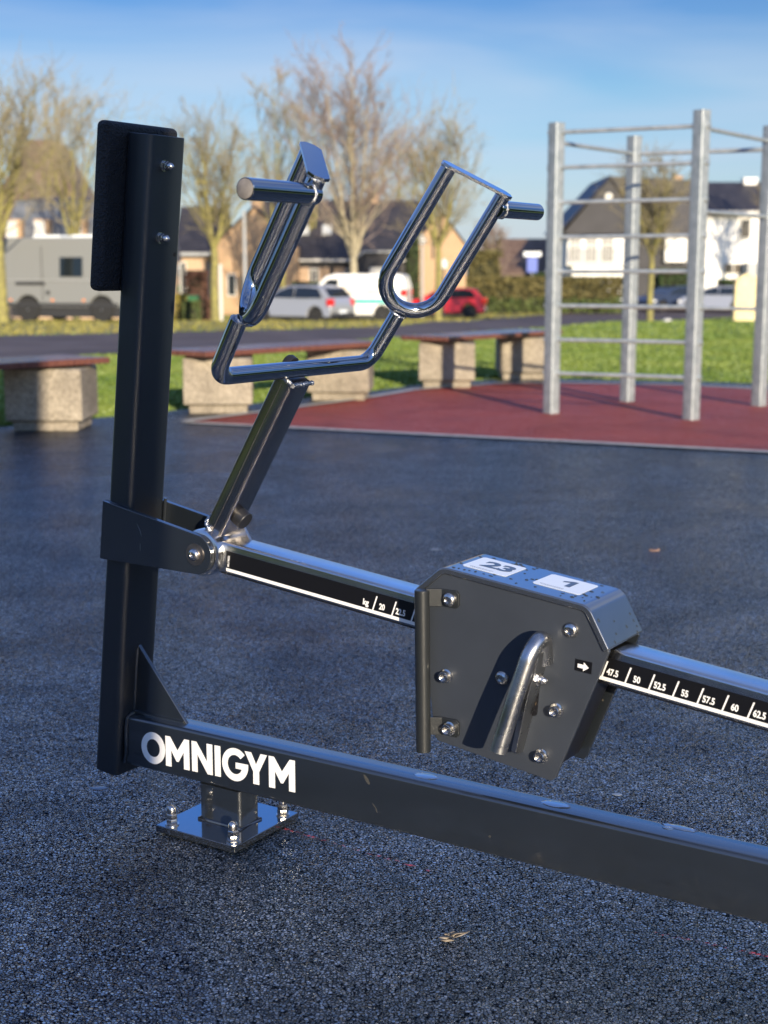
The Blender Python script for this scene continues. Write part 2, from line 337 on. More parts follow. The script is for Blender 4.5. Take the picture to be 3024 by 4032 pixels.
# ------------------------------------------------------------------ setting: land, rubber, road
def grid_sheet(name,m,xs,ys,zf,kind='structure'):
    b=MB(); vs=[[b.bm.verts.new((x,y,zf(x,y))) for x in xs] for y in ys]
    for j in range(len(ys)-1):
        for i in range(len(xs)-1): b.bm.faces.new((vs[j][i],vs[j][i+1],vs[j+1][i+1],vs[j+1][i]))
    return tag(b.build(name,m),kind=kind)
ys=[-400,-100,-40,-10,0,5,10,15]+[15+2*i for i in range(1,30) if 15+2*i not in (71,73)]+[72]+[]+[73,90,110,150,220,350,700,1500]
xs=[-1200,-500,-200,-100]+[-60+8*i for i in range(16)]+[100,200,500,1200]
gl=grid_sheet('ground',M['grass'],xs,ys,lambda x,y:zt(y)-.012)
def flat(name,m,poly,z,draped=False,dz=0.0):
    b=MB(); f=b.bm.faces.new([b.bm.verts.new((x,y,z)) for x,y in poly])
    bmesh.ops.triangulate(b.bm,faces=[f])
    if draped:
        for yy in ys:
            geom=b.bm.verts[:]+b.bm.edges[:]+b.bm.faces[:]
            bmesh.ops.bisect_plane(b.bm,geom=geom,plane_co=(0,yy,0),plane_no=(0,1,0))
        for v in b.bm.verts: v.co.z=zt(v.co.y)+dz
    bmesh.ops.recalc_face_normals(b.bm,faces=b.bm.faces)
    if sum(fc.normal.z for fc in b.bm.faces)<0: bmesh.ops.reverse_faces(b.bm,faces=b.bm.faces)
    return tag(b.build(name,m,recalc=False),kind='structure')
play=[(-6.5,-9),(7.5,-9),(8.2,-2),(8.2,5),(7.3,8.5),(5.6,11.6),(3.75,13.62),(2.96,14.08),(1.9,14.32),(1.1,14.22),(.32,13.52),(-.14,12.78),(-1.06,11.6),(-1.67,10.95),(-2.2,10.33),(-2.9,9.5),(-4.2,7.6),(-5.6,5),(-6.5,2)]
flat('rubber_ground',M['ground'],play,0.0)
red=[(-1.439,10.037),(-.676,9.71),(-.193,9.48),(1.119,8.892),(2.288,8.34),(5.3,6.95),(5.1,11.0),(4.1,12.45),(3.5,12.95),(2.85,13.45),(1.71,13.72),(1.18,13.66),(.29,12.88),(-.23,11.85),(-.97,10.72)]
flat('red_rubber_ground',M['red'],red,.004)
b=MB()
def strip(b,pts,w,z):
    for i in range(len(pts)-1):
        a=Vector((*pts[i],0)); c=Vector((*pts[i+1],0)); n=(c-a).normalized(); n=V(-n.y,n.x,0)*w/2
        b.bm.faces.new([b.bm.verts.new(p+V(0,0,z+.0006*i)) for p in (a-n,c-n,c+n,a+n)])
strip(b,red+[red[0]],.09,.008)
k=b.build('kerb_line',M['kerb'],recalc=False); tag(k,kind='structure')
road=[(-60,8),(-12,11),(-5.1,18.6),(-1.7,23.8),(1,30),(4.6,37.7),(8,48),(13.1,64),(22,80),(60,84),(60,94),(18,92),(8.6,77),(4.5,66),(2.2,52),(1.3,43.5),(.25,37.7),(-2.6,34.2),(-8.0,29.2),(-60,16)]
flat('road',M['road'],road,0,True,-.004)
verge=[(-60,16.3),(-8.0,29.5),(-2.6,34.5),(.25,38),(1.3,43.8),(2.2,52.3),(4.5,66.3),(8.6,77.3),(15,84),(8,86),(-4,76),(-20,64),(-60,50)]
flat('verge',M['verge'],verge,0,True,-.006)
def blades(name,label,x0f,x1f,y0,y1,n,hh,m_,inside,seed):
    rr=random.Random(seed); b=MB(); k=0
    while k<n:
        y=y0+(y1-y0)*rr.random()**1.5; xa,xb=x0f(y),x1f(y); x=rr.uniform(xa,xb)
        k+=1
        if not inside(x,y): continue
        an=rr.gauss(0,.9); h_=hh*rr.uniform(.5,1.25); w_=.008+.0008*y; dx,dy=math.cos(an)*w_,math.sin(an)*w_; lx,ly=rr.gauss(0,.35)*h_,rr.gauss(-.1,.35)*h_; z=zt(y)-.014
        b.bm.faces.new([b.bm.verts.new(p) for p in ((x-dx,y-dy,z),(x+dx,y+dy,z),(x+dx*.35+lx,y+dy*.35+ly,z+h_),(x-dx*.35+lx,y-dy*.35+ly,z+h_*.93))])
    o=b.build(name,m_,recalc=False,smooth=180); return tag(o,label,'grass',None,'stuff')
def pip(x,y,poly):
    c=False; j=len(poly)-1
    for i in range(len(poly)):
        xi,yi=poly[i]; xj,yj=poly[j]
        if (yi>y)!=(yj>y) and x<(xj-xi)*(y-yi)/(yj-yi)+xi: c=not c
        j=i
    return c
M['blade']=varied('grass_blade',(.090,.145,.018),(.155,.200,.034),.5,.6)
M['blade_y']=varied('verge_blade',(.16,.16,.03),(.27,.23,.06),.7,.7)
_lawn=lambda x,y:not pip(x,y,play) and not pip(x,y,road) and not pip(x,y,verge)
blades('lawn_grass','short green lawn grass right behind the benches and the playground edge',lambda y:-.30*y-.6,lambda y:.30*y+.8,9.0,27,90000,.022,M['blade'],_lawn,1)
blades('lawn_grass','short green lawn grass further off towards the road',lambda y:-.30*y-.6,lambda y:.30*y+.8,27,90,45000,.036,M['blade'],_lawn,3)
blades('verge_grass','yellowish verge grass beyond the road',lambda y:-.32*y,lambda y:.34*y,20,96,30000,.055,M['blade_y'],lambda x,y:pip(x,y,verge),2)
# thin red marking line on the rubber
m=mat('red_mark',(.45,.05,.05),.5); v=coord(m); f=noise(m,v,90,4,.7)
L(m,ramp(m,f,[(.52,(0,0,0)),(.62,(1,1,1))]),bsdf(m).inputs['Alpha']); M['mark']=m
b=MB(); strip(b,[(-.23,2.592),(.083,2.371)],.007,.0035); strip(b,[(.44,2.132),(.64,2.035)],.007,.0035)
tag(b.build('marking_line',M['mark'],recalc=False),kind='structure')
# ------------------------------------------------------------------ THE MACHINE
root=thing('press_machine','dark grey outdoor press machine with looped steel handles and a lettered low beam','gym machine',ORG,-YAW)
X_,Y_,Z_=V(1,0,0),V(0,1,0),V(0,0,1)
def P(u,w,v): return V(u,v,w)
A=V(.1116,0,.9938).normalized(); B=V(A.z,0,-A.x)
# upright post 60 x 100
pb=P(-.0452,.0721,.03); pt=P(.0938,1.3104,.03)
post=MB().rtube(pb,pt,.06,.1,.0125,B,7).build('post',M['paint_post'],root,bevel=.0012,seg=2)
# base tube
beam=MB().rtube(V(-.008,.03,.1416),V(2.3,.03,.1416),.06,.1027,.0085,Y_,5).build('base_beam',M['paint'],root)
w=MB(); w.path([V(-.008,-.001,.095),V(-.002,-.0015,.115),V(.000,-.0015,.17),V(.001,.001,.188),V(.0015,.010,.1935),V(.001,.055,.1935)],.0038,8); w.build('weld_bead',M['paint'],root)
g=MB().prism([(.0131,.335),(.1345,.192),(-.004,.192)],V(0,.026,0),X_,Z_,V(0,.008,0)).build('gusset_plate',M['paint'],root,bevel=.0015)
w=MB(); w.path([V(.012,.024,.328),V(.0045,.0235,.26),V(-.001,.0235,.2)],.004,7); w.path([V(-.001,.0235,.196),V(.06,.0235,.1945),V(.128,.024,.1945)],.004,7); w.build('weld_bead',M['paint'],g)
# feet
def foot(u0):
    st=MB().rtube(V(u0+.05,.03,.015),V(u0+.05,.03,.0905),.1,.06,.008,X_,5).build('support_stub',M['paint'],root)
    pl=MB().box(u0-.052,u0+.1415,-.069,.130,.004,.017).build('base_plate',M['plate_gloss'],root,bevel=.0015)
    w=MB(); a,c,d,e=u0-.001,u0+.101,-.001,.061
    w.path([V(a,d,.0185),V(c,d,.0185),V(c,e,.0185),V(a,e,.0185),V(a,d,.0185)],.0035,8); w.build('weld_bead',M['plate_gloss'],st)
    MB().box(u0-.04,u0+.139,.075,.128,.0008,.0045).build('shim',M['bolt'],pl)
    for uu in (u0-.0265,u0+.123):
        for vv in (-.050,.104):
            o=V(uu,vv,.017); n=MB(); n.lathe(o,Z_,[(.0135,0),(.0135,.0022)],28)
            n.lathe(o,Z_,[(.0103,.0022),(.0112,.0034),(.0112,.011),(.0103,.0125)],6,V(math.cos(uu*40),math.sin(uu*40),0))
            n.lathe(o,Z_,[(.0100,.0125),(.0112,.014),(.0112,.0215),(.0100,.023)],6,V(math.cos(vv*60),math.sin(vv*60),0))
            n.lathe(o,Z_,[(.0088,.023),(.0094,.0245),(.0094,.031),(.0084,.035),(.006,.038),(.003,.0395),(0,.040)],22)
            n.build('anchor_bolt',M['bolt'],pl,smooth=40)
foot(.1844); foot(2.0)
# pad with rounded foam edges, on the rear side of the post
ptop=1.334; 
def S(s,b_,v): return pb+A*s+B*b_+V(0,v-.03,0)
padm=MB(); s0,s1=.957,1.263
padm.prism([(-.098,s0),(.098,s0),(.098,s1),(-.098,s1)],pb-B*.0302,Y_,A,-B*.031)
pad=padm.build('back_pad',M['foam'],root,bevel=.0115,seg=5)
for s_ in (1.193,1.063):
    o=S(s_,.030,.0195); n=MB()
    n.lathe(o,B,[(.0105,0),(.0105,.0018)],24); n.lathe(o,B,[(.0080,.0018),(.0088,.003),(.0088,.0095),(.0080,.0105)],6,A)
    n.lathe(o,B,[(.0070,.0105),(.0073,.012),(.0073,.0145),(.0060,.019),(.0030,.0225),(0,.0238)],20)
    n.build('cap_nut',M['bolt'],root,smooth=40)
MB().lathe(S(1.033,.030,.064),B,[(.0042,0),(.0042,.0003),(.001,.0006)],14).build('drain_hole',M['dark'],root)
MB().lathe(S(.87,.0,.0795),Y_,[(.007,0),(.007,.004),(.004,.006)],14).build('side_bolt',M['rubber'],root)
# hinge brackets
def arcpts(c,r,a0,a1,n): return [(c[0]+r*math.cos(R(a0+(a1-a0)*i/n)),c[1]+r*math.sin(R(a0+(a1-a0)*i/n))) for i in range(n+1)]
bc=(.2145,.5485)
outl=[(-.0147,.6293),(-.0279,.5142)]+arcpts(bc,.0375,-92,72,22)
for v0,nm in ((-.031,'hinge_bracket'),(.0795,'hinge_bracket')):
    br=MB().prism(outl,V(0,v0,0),X_,Z_,V(0,.0115,0)).build(nm,M['paint'],root,bevel=.0012,seg=2)
    sg=-1 if v0<0 else 1; o=V(bc[0],v0 if sg<0 else v0+.0115,bc[1])
    n=MB(); n.lathe(o,Y_*sg,[(.0205,0),(.0205,.0022)],36); n.build('washer',M['washer'],br)
    n=MB(); n.lathe(o+Y_*sg*.0022,Y_*sg,[(.0122,0),(.0122,.001),(.0112,.004),(.0088,.0065),(.0055,.0078),(.0050,.0078),(.0046,.0045),(0,.0045)],28); n.build('bolt_head',M['bolt'],br,smooth=30)
w=MB(); w.path([S(.555,-.031,-.0225),S(.553,-.005,-.0225),S(.546,.028,-.0225)],.0035,8); w.build('weld_bead',M['paint'],root)
w=MB(); w.path([S(.56,.0315,.078),S(.45,.0315,.078)],.0035,8); w.build('weld_bead',M['paint'],root)
# scratches on the front bracket
n=MB()
for pts in ([(.0725,.5930),(.0800,.5800),(.0835,.5690)],[(.0800,.5560),(.0790,.5480),(.0795,.5400)]):
    n.path([V(a,-.0312,c) for a,c in pts],[.0002,.0006,.0002],5)
n.build('scratch_marks',mat('bare_scratch',(.16,.16,.16),.5),root)
# hub, press arm
hub=MB().lathe(V(bc[0],-.0185,bc[1]),Y_,[(.036,0),(.043,.003),(.0445,.008),(.0445,.089),(.043,.094),(.036,.0965)],40).build('hinge_hub',M['steel'],root)
AD=V(.5075,0,.8616).normalized(); AP=V(AD.z,0,-AD.x); c0=V(.2225,.03,.5758)
arm=MB().rtube(c0-AD*.015,c0+AD*.351,.04,.06,.0065,AP,4).build('press_arm',M['arm_steel'],root)
w=MB(); w.path([c0+AD*x_+AP*.0 +V(0,-.0304,0)+AP*y_ for x_,y_ in ((.0,-.0005),(.11,.0005),(.22,-.0006),(.34,.0003))],.0006,6); w.build('seam',M['washer'],arm)
def bead(pts,r,nm,par,m_=None,seed=1):
    rr=random.Random(seed); fine=[]
    for a,c in zip(pts,pts[1:]):
        k=max(2,int((c-a).length/.003))
        fine+=[a.lerp(c,i/k)+V(rr.uniform(-1,1),rr.uniform(-1,1),rr.uniform(-1,1))*r*.22 for i in range(k)]
    fine.append(pts[-1]); q=MB(); q.path(fine,[r*rr.uniform(.75,1.2) for _ in fine],9); return q.build(nm,m_ or M['weld'],par,smooth=60)
tp=c0+AD*.350
bead([tp+AP*.021+V(0,-.031,0),tp+AP*.021+V(0,.031,0)],.0042,'weld_bead',arm,seed=2)
bead([tp-AP*.016+V(0,-.030,0),tp-AP*.002+V(0,-.0318,0)+AD*.001,tp+AP*.012+V(0,-.0315,0)+AD*.002,tp+AP*.021+V(0,-.031,0)],.0045,'weld_bead',arm,seed=3)
bead([tp-AP*.021+V(0,-.030,0),tp-AP*.021+V(0,.031,0)],.0038,'weld_bead',arm,seed=4)
ab=c0+AD*.0285
bead([ab-AP*.021+V(0,-.029,0)-AD*.01,ab-AP*.006+V(0,-.0325,0)-AD*.011,ab+AP*.008+V(0,-.0325,0)-AD*.024,ab+AP*.022+V(0,-.031,0)-AD*.030],.0045,'weld_bead',arm,seed=5)
bead([ab+AP*.022+V(0,-.031,0)-AD*.030,ab+AP*.024+V(0,.0,0)-AD*.026,ab+AP*.023+V(0,.031,0)-AD*.024],.0052,'weld_bead',arm,seed=6)
bead([ab-AP*.022+V(0,-.026,0)-AD*.008,ab-AP*.022+V(0,.0,0)+AD*.012,ab-AP*.022+V(0,.026,0)+AD*.012],.006,'weld_bead',arm,seed=8)
# triangular web behind the hinge
MB().prism([(.232,.566),(.288,.558),(.262,.600)],V(0,.048,0),X_,Z_,V(0,.006,0)).build('web_plate',M['lever'],arm)
bo=c0+AD*.0605+AP*.020
MB().lathe(bo,AP,[(.0172,0),(.0172,.0175),(.0162,.0190),(0,.0192)],32).build('rubber_stop',M['rubber'],arm,smooth=30)
MB().lathe(V(.398,.03,.900),V(-.87,0,.5),[(.0150,0),(.0150,.0105),(.012,.0155),(.006,.0180),(0,.0185)],24).build('rubber_stop',M['rubber'],arm)
# yoke and loop handles
BR=.0146; ba=V(.4094,0,.8935); jj=V(.4688,0,.9877); T0=V(.6273,0,1.2256)
td=V(.5404,0,.838); e0=V(.0686,0,-.0471)
def q(u,vv,w_): return V(u,.03+vv,w_)
ypts=[q(.4688,-.2387,.9877),q(.4094,-.228,.8935),q(.4094,.228,.8935),q(.4688,.2387,.9877)]
yoke=MB(); yoke.path(fillet(ypts,.034,10),BR,28); yoke=yoke.build('yoke_tube',M['chrome'],root,smooth=60)
for sg in (-1,1):
    t=V(.5404,sg*.0757,.838).normalized(); e=V(.0686,sg*.0774,-.0471); Tc=q(.6273,sg*.2508,1.2256); Jc=q(.4688,sg*.2387,.9877)
    hw=e.length/2; en=e.normalized(); Ls=(Tc-Jc).dot(t); bend=hw
    Bc=Tc-t*(Ls-BR*.9)             # bottom centreline of the bend
    a0=Tc-e/2-t*.003; a1=Tc+e/2-t*.003
    ce=Bc+t*bend
    pts=[a0]; pts.append(ce-en*hw)
    for i in range(1,16):
        an=math.pi*i/16; pts.append(ce-en*hw*math.cos(an)-t*hw*math.sin(an))
    pts+= [ce+en*hw,a1]
    lp=MB(); lp.path(pts,.0141,26); lp=lp.build('loop_handle',M['chrome'],root,smooth=60)
    # flat end plate with chamfered ends
    pn=t.cross(en).normalized(); hl=hw+.0145; hwid=.0178
    poly=[(-hl,-hwid*.45),(-hl+.010,-hwid),(hl-.010,-hwid),(hl,-hwid*.45),(hl,hwid*.45),(hl-.010,hwid),(-hl+.010,hwid),(-hl,hwid*.45)]
    MB().prism(poly,Tc-t*.003,en,pn,t*.0055).build('end_plate',M['chrome'],lp,bevel=.0008,seg=2)
    for s2 in (-1,1):
        c_=Tc+e/2*s2-t*.004; x,y,_=frame(t)
        bead([c_+(x*math.cos(k*.7)+y*math.sin(k*.7))*.0143 for k in range(10)],.0022,'weld_bead',lp,seed=11+s2)
    c_=Bc-t*BR*.9; x,y,_=frame(t)
    bead([c_+(x*math.cos(k*.7)+y*math.sin(k*.7))*.0150 for k in range(10)],.0026,'weld_bead',lp,seed=15)
    # outward peg
    pg0=q(.6493,sg*(.2508+.0387-.008),1.1752); pg1=q(.6493,sg*.4466,1.1752)
    pg=MB(); pg.cyl(pg0,pg1,.0156,30); pg=pg.build('peg',M['chrome'],lp,bevel=.0008,seg=2)
    MB().lathe(pg1,V(0,sg,0),[(.0140,0),(.0140,.0006),(.0134,.0010),(0,.0011)],28).build('end_cap',M['cap'],pg)
    x,y,_=frame(V(0,1,0)); c_=q(.6493,sg*(.2508+.0387+.0085),1.1752)
    bead([c_+(x*math.cos(k*.7)+y*math.sin(k*.7))*.0160+V(0,sg*.002*math.sin(k),0) for k in range(10)],.0026,'weld_bead',pg,seed=21)
# weight rail
RD=V(.9933,0,-.1153).normalized(); RP=V(.1153,0,.9933).normalized()
rc=V(.3302,.03,.5331)
rl=MB().rtube(rc-RD*.083,rc+RD*1.75,.06,.0605,.0058,Y_,4).build('weight_rail',M['steel'],root)
def RO(u,off,v=-.0006):       # point on the rail's front face: u at the lower edge, off above it
    return V(u,v,.503-.1161*(u-.3267)+off)
def rstrip(b,u0,u1,o0,o1,v0,th,sl=0.0):
    p=[RO(u0,o0,v0),RO(u1,o0,v0),RO(u1+sl,o1,v0),RO(u0+sl,o1,v0)]
    b.loft([p,[x+V(0,-th,0) for x in p]])
b=MB(); rstrip(b,.2632,2.0,.0070,.0455,-.0001,.0004); st=b.build('scale_sticker',M['vinyl_black'],rl)
b=MB(); rstrip(b,.2627,2.0,.0072,.0132,-.0006,.0003); u=.5862
tk=[]
while u<1.9: tk.append(u); u+=.03916
for u in tk: rstrip(b,u-.0013,u+.0013,.0129,.0395,-.0006,.0003,.0092)
b.build('scale_ticks',M['white'],st)
tdir=RD; tup=RP
b_sz=.0131
def rtext(s,u,off,xs=.90,bold=.0005,sz=b_sz*1.12):
    text_mesh('scale_number',s,sz,M['white'],st,basis(RO(u,off,-.0008),tdir,tup),xs,bold,.0002)
rtext('kg',.5655,.0188,.90)
for i,u in enumerate(tk[:-1]):
    val=20+2.5*i; s=('%g'%val)
    if u<1.75: rtext(s,u+(.0076 if '.' in s else .0130),.0182,.78)
text_mesh('serial_number','MU19023',.0062,M['white'],st,basis(RO(.2695,.0160,-.0008),RP,-RD),.86,.00008,.0002)
b=MB(); rstrip(b,.25,2.0,.0010,.0030,.0004,.0008); b.build('lower_groove',M['dark'],rl)
# ---- weight carriage
vb=-.034
cov_out=[V(.6952,0,.5442),V(.7450,0,.5875),V(1.0075,0,.5555),V(1.0440,0,.4905)]
def offs(poly,d):   # inward offset of an open polyline (towards lower side)
    out=[]
    for i,p in enumerate(poly):
        ns=[]
        if i>0: a=(p-poly[i-1]).normalized(); ns.append(V(a.z,0,-a.x))
        if i<len(poly)-1: a=(poly[i+1]-p).normalized(); ns.append(V(a.z,0,-a.x))
        n=sum(ns,V(0,0,0)).normalized(); k=1/max(.5,n.dot(ns[0])); out.append(p+n*d*k)
    return out
fo=fillet(cov_out,[.030,.026],8); fi=offs(fo,.011)
ring=[(p.x,p.z) for p in fo]+[(p.x,p.z) for p in reversed(fi)]
cover=MB().prism(ring,V(0,-.0385,0),X_,Z_,V(0,.1365,0)).build('cover',M['paint_cover'],root,smooth=30,bevel=.0028,seg=3)
plate_poly=[(.7000,.5410),(.7315,.3000),(.7330,.2935),(.7380,.2880),(.9430,.2600),(.9500,.2600),(.9560,.2660),(1.0420,.4860)]+[(p.x-.0,p.z) for p in reversed(offs(fo,.006))][1:-1]
slotc=((.9178,.4120),(.9155,.3680)); 
def plate(v0,th,nm,m_,par,shr=0):
    c=V(.87,0,.42); pp=[(c.x+(a-c.x)*(1-shr),c.z+(b_-c.z)*(1-shr)) for a,b_ in plate_poly]
    return MB().prism(pp,V(0,v0,0),X_,Z_,V(0,th,0)).build(nm,m_,par,smooth=30,bevel=.0012,seg=2)
fp=plate(vb,.008,'front_plate',M['paint_box'],root)
plate(-.020,.006,'inner_plate',M['dark'],fp,.045)
plate(.010,.062,'weight_block',M['dark'],fp,.08)
plate(.086,.008,'rear_plate',M['paint'],root)
# slot seen beside the lever
sl=MB(); sp=[]
a_,c_=V(.9185,0,.4140),V(.9150,0,.3690)
for k in range(9): sp.append((a_.x+.0072*math.cos(R(180-k*22.5)),a_.z+.0072*math.sin(R(180-k*22.5))))
for k in range(9): sp.append((c_.x+.0072*math.cos(R(-k*22.5)),c_.z+.0072*math.sin(R(-k*22.5))))
sl.prism(sp,V(0,vb-.0003,0),X_,Z_,V(0,.0002,0)); slo=sl.build('slot',M['dark'],fp)
MB().lathe(V(.9160,vb-.0005,.3840),-Y_,[(.0045,0),(.0045,.0004),(0,.0005)],16).build('lock_pin',M['rust'],slo)
def button(u,w,v=vb):
    o=V(u,v,w); n=MB(); n.lathe(o,-Y_,[(.0122,0),(.0124,.0015),(.0112,.0048),(.0088,.0072),(.0058,.0084),(.0054,.0084),(.0050,.0050),(0,.0050)],30)
    return n.build('button_bolt',M['bolt'],fp,smooth=28)
def capb(u,w,v=vb):
    o=V(u,v,w); n=MB(); n.lathe(o,-Y_,[(.0118,0),(.0118,.0022),(.0105,.0026),(.0092,.0032),(.0092,.0130),(.0086,.0140),(.0062,.0140),(.0052,.0132),(.0050,.0085),(0,.0085)],30)
    return n.build('cap_bolt',M['bolt'],fp,smooth=28)
button(.8585,.4165); button(.9780,.5123); capb(.7545,.4030); capb(.9565,.3790); capb(.9322,.2990)
# grab bar with two bent tabs
bx=V(.7185,-.0525,0)
gb=MB(); gb.cyl(V(.7172,-.0525,.5478),V(.7215,-.0525,.2712),.0126,30); gb=gb.build('grab_bar',M['bar_coat'],root,bevel=.0015,seg=2)
for w0,w1,uo,kind in ((.5205,.5500,.7455,'b'),(.3010,.3315,.7478,'c')):
    poly=[(uo,w0+.001),(uo+.028,w0),(uo+.033,w0+.005),(uo+.033,w1-.005),(uo+.028,w1),(uo,w1)]
    tb=MB().prism(poly,V(0,vb-.0050,0),X_,Z_,V(0,.0050,0)).build('bracket_tab',M['bar_coat'],gb,bevel=.0012,seg=2)
    MB().prism([(0,0),(.0275,0),(.0275,.0045),(0,.0045)],V(uo+.0005,vb-.0001,w0),V(-.86,-.51,0),V(-.51,.86,0)*-1,V(0,0,w1-w0)).build('tab_arm',M['bar_coat'],tb,bevel=.001,seg=2)
    (button if kind=='b' else capb)(uo+.0165,(w0+w1)/2-.0005,vb-.0052)
# release lever
lp_=[V(.9345,-.036,.4560),V(.9400,-.056,.5045),V(.9318,-.083,.4800),V(.9115,-.100,.3955),V(.8938,-.112,.3216)]
le=MB(); le.path(fillet(lp_,[.011,.05,.2],9),.0137,28); le=le.build('release_lever',M['lever'],root,smooth=50)
MB().lathe(V(.8938,-.112,.3216),(lp_[-1]-lp_[-2]).normalized(),[(.0125,0),(.0125,.0006),(0,.0007)],24).build('end_cap',M['bar_coat'],le)
fx=(V(.8930,0,.2985)-V(.9385,0,.480))
fn=V(fx.z,0,-fx.x).normalized()*.0045
fin=MB(); f0=V(.8935,0,.2990); f1=V(.9385,0,.4780)
ff=[f0+V(0,vb,0),f0+V(0,vb-.022,0)+V(0,0,.003),f0+V(0,vb-.027,0)+V(.001,0,.008),f0.lerp(f1,.55)+V(0,vb-.040,0),f1+V(0,vb-.038,0),f1+V(0,vb,0)]
fin.loft([[p-fn for p in ff],[p+fn for p in ff]]); fin=fin.build('lever_fin',M['lever'],le,smooth=30,bevel=.0008,seg=2)
o=V(.9180,-.052,.4290); n=MB(); n.lathe(o,X_,[(.0085,0),(.0085,.007),(.0112,.0075),(.0112,.0095)],26); n.lathe(o,X_,[(.0098,.0095),(.0104,.0105),(.0104,.0160),(.0096,.0170)],6)
n.lathe(o,X_,[(.0075,.017),(.0080,.0185),(.0078,.0215),(.0060,.026),(.0032,.0292),(0,.0305)],22); n.build('cap_nut',M['bolt'],fin,smooth=38)
# arrow sticker
b=MB(); ar=[(.9860,.4675),(1.0150,.4655),(1.0138,.4462),(.9849,.4488)]
b.prism(ar,V(0,vb-.0004,0),X_,Z_,V(0,.0003,0)); ast=b.build('arrow_sticker',M['vinyl_black'],fp)
b=MB(); ax_=V(1,0,-.085).normalized(); au=V(.085,0,1).normalized(); ao=V(.9906,vb-.0007,.4573)
b.prism([(0,-.0030),(.0098,-.0030),(.0098,-.0072),(.0190,0),(.0098,.0072),(.0098,.0030),(0,.0030)],ao,ax_,au,V(0,.0002,0)); b.build('arrow',M['white'],ast)
# two white labels on the cover
TO=V(.7450,0,.5875); TX=V(.2625,0,-.0320).normalized(); TN=V(-TX.z,0,TX.x)
def TP(u,v,h=.0): return TO+TX*((u-TO.x)/TX.x)+V(0,v,0)+TN*h
def label(u0,u1,v0,v1,txt,tx,ty,size,xs):
    b=MB(); c=.004
    poly=[(u0+c,v0),(u1-c,v0),(u1,v0+c),(u1,v1-c),(u1-c,v1),(u0+c,v1),(u0,v1-c),(u0,v0+c)]
    a=[TP(*p,.0002) for p in poly]; b.loft([a,[p+TN*.0003 for p in a]]); lb=b.build('number_label',M['label'],cover)
    if txt=='1':
        n1=MB(); pg_=[(.010,0),(.0195,0),(.0195,.037),(.0125,.037),(-.002,.0285),(-.002,.0205),(.010,.0265)]
        a=[TP(tx+p,ty+q_,.0006) for p,q_ in pg_]; n1.loft([a,[p_+TN*.0002 for p_ in a]]); n1.build('label_number',M['label_ink'],lb)
    else: text_mesh('label_number',txt,size,M['label_ink'],lb,basis(TP(tx,ty,.0007),TX,Y_),xs,.0022,.0001)
    rr=random.Random(int(size*1e4)+len(txt)); bb=MB()
    for row in (0,1):
        uu=u0+.010+row*.003
        while uu<u0+.052:
            l_=rr.uniform(.0015,.005); vv=v0+.0105-row*.0042
            pp=[TP(uu,vv,.0006),TP(uu+l_,vv,.0006),TP(uu+l_,vv+.0010,.0006),TP(uu,vv+.0010,.0006)]
            bb.loft([pp,[p_+TN*.0001 for p_ in pp]]); uu+=l_+.0008
    bb.build('fine_print',M['label_ink'],lb)
label(.7630,.8445,-.0030,.0755,'23',.7830,.0235,.050,1.12)
label(.8890,.9725,.0030,.0805,'1',.9240,.0290,.050,1.12)
# rain drops on the cover, water films on the beam
rr=random.Random(4); b=MB()
def drop(b,o,n,x,a,c,h):
    y=n.cross(x).normalized(); rings=[]
    for k,(s_,z_) in enumerate(((1,0),(.93,.45),(.7,.8),(.35,.97),(.02,1))):
        rings.append([o+(x*math.cos(t_*math.pi/7)*a+y*math.sin(t_*math.pi/7)*c)*s_+n*h*z_ for t_ in range(14)])
    b.loft(rings,True)
for i in range(75):
    u=rr.uniform(.755,1.0); v=rr.uniform(-.03,.092)
    if (.76<u<.847 and -.006<v<.078) or (.886<u<.975 and 0<v<.083): continue
    drop(b,TP(u,v,.0001),TN,TX,rr.uniform(.0012,.0042),rr.uniform(.0012,.0035),rr.uniform(.0006,.0014))
EX=(cov_out[3]-cov_out[2]).normalized(); EN=V(-EX.z,0,EX.x)
for i in range(9):
    o=cov_out[2].lerp(cov_out[3],rr.uniform(.35,.95))+V(0,rr.uniform(-.03,.09),0)+EN*.0001
    drop(b,o,EN,EX,rr.uniform(.0018,.0034),rr.uniform(.0014,.0022),rr.uniform(.0008,.0014))
dr=b.build('rain_drops',mat('rain_water',(.03,.04,.05),.12,0,.3,ior=1.33),cover); dr['kind']='stuff'
for u,v,a,c in ((.678,.030,.023,.013),(.926,.033,.026,.0135),(1.135,.050,.030,.008),(1.12,.038,.009,.005)):
    rg=[[V(u+a*s_*math.cos(t_*math.pi/10)*(1+.12*math.sin(3*t_+u*9)),v+c*s_*math.sin(t_*math.pi/10),.1930+z_) for t_ in range(20)] for s_,z_ in ((1,0),(.95,.0008),(.8,.0012),(.02,.0013))]
    b=MB(); b.loft(rg); b.build('water_film',M['water'],beam)
# dirt and seed husks on the beam's front
def blot(pts,v=-.0006): b=MB(); b.loft([[V(a,v,c) for a,c in pts],[V(a,v+.0004,c) for a,c in pts]]); b.build('dirt_mark',M['husk'],beam)
blot([(.5655,.1835),(.5700,.1830),(.5760,.1770),(.5800,.1690),(.5780,.1670),(.5740,.1690),(.5700,.1740)])
blot([(.5840,.1345),(.5880,.1320),(.5935,.1250),(.5955,.1180),(.5930,.1200),(.5905,.1270),(.5870,.1300)])
blot([(.8180,.1245),(.8200,.1270),(.8235,.1265),(.8220,.1225)])
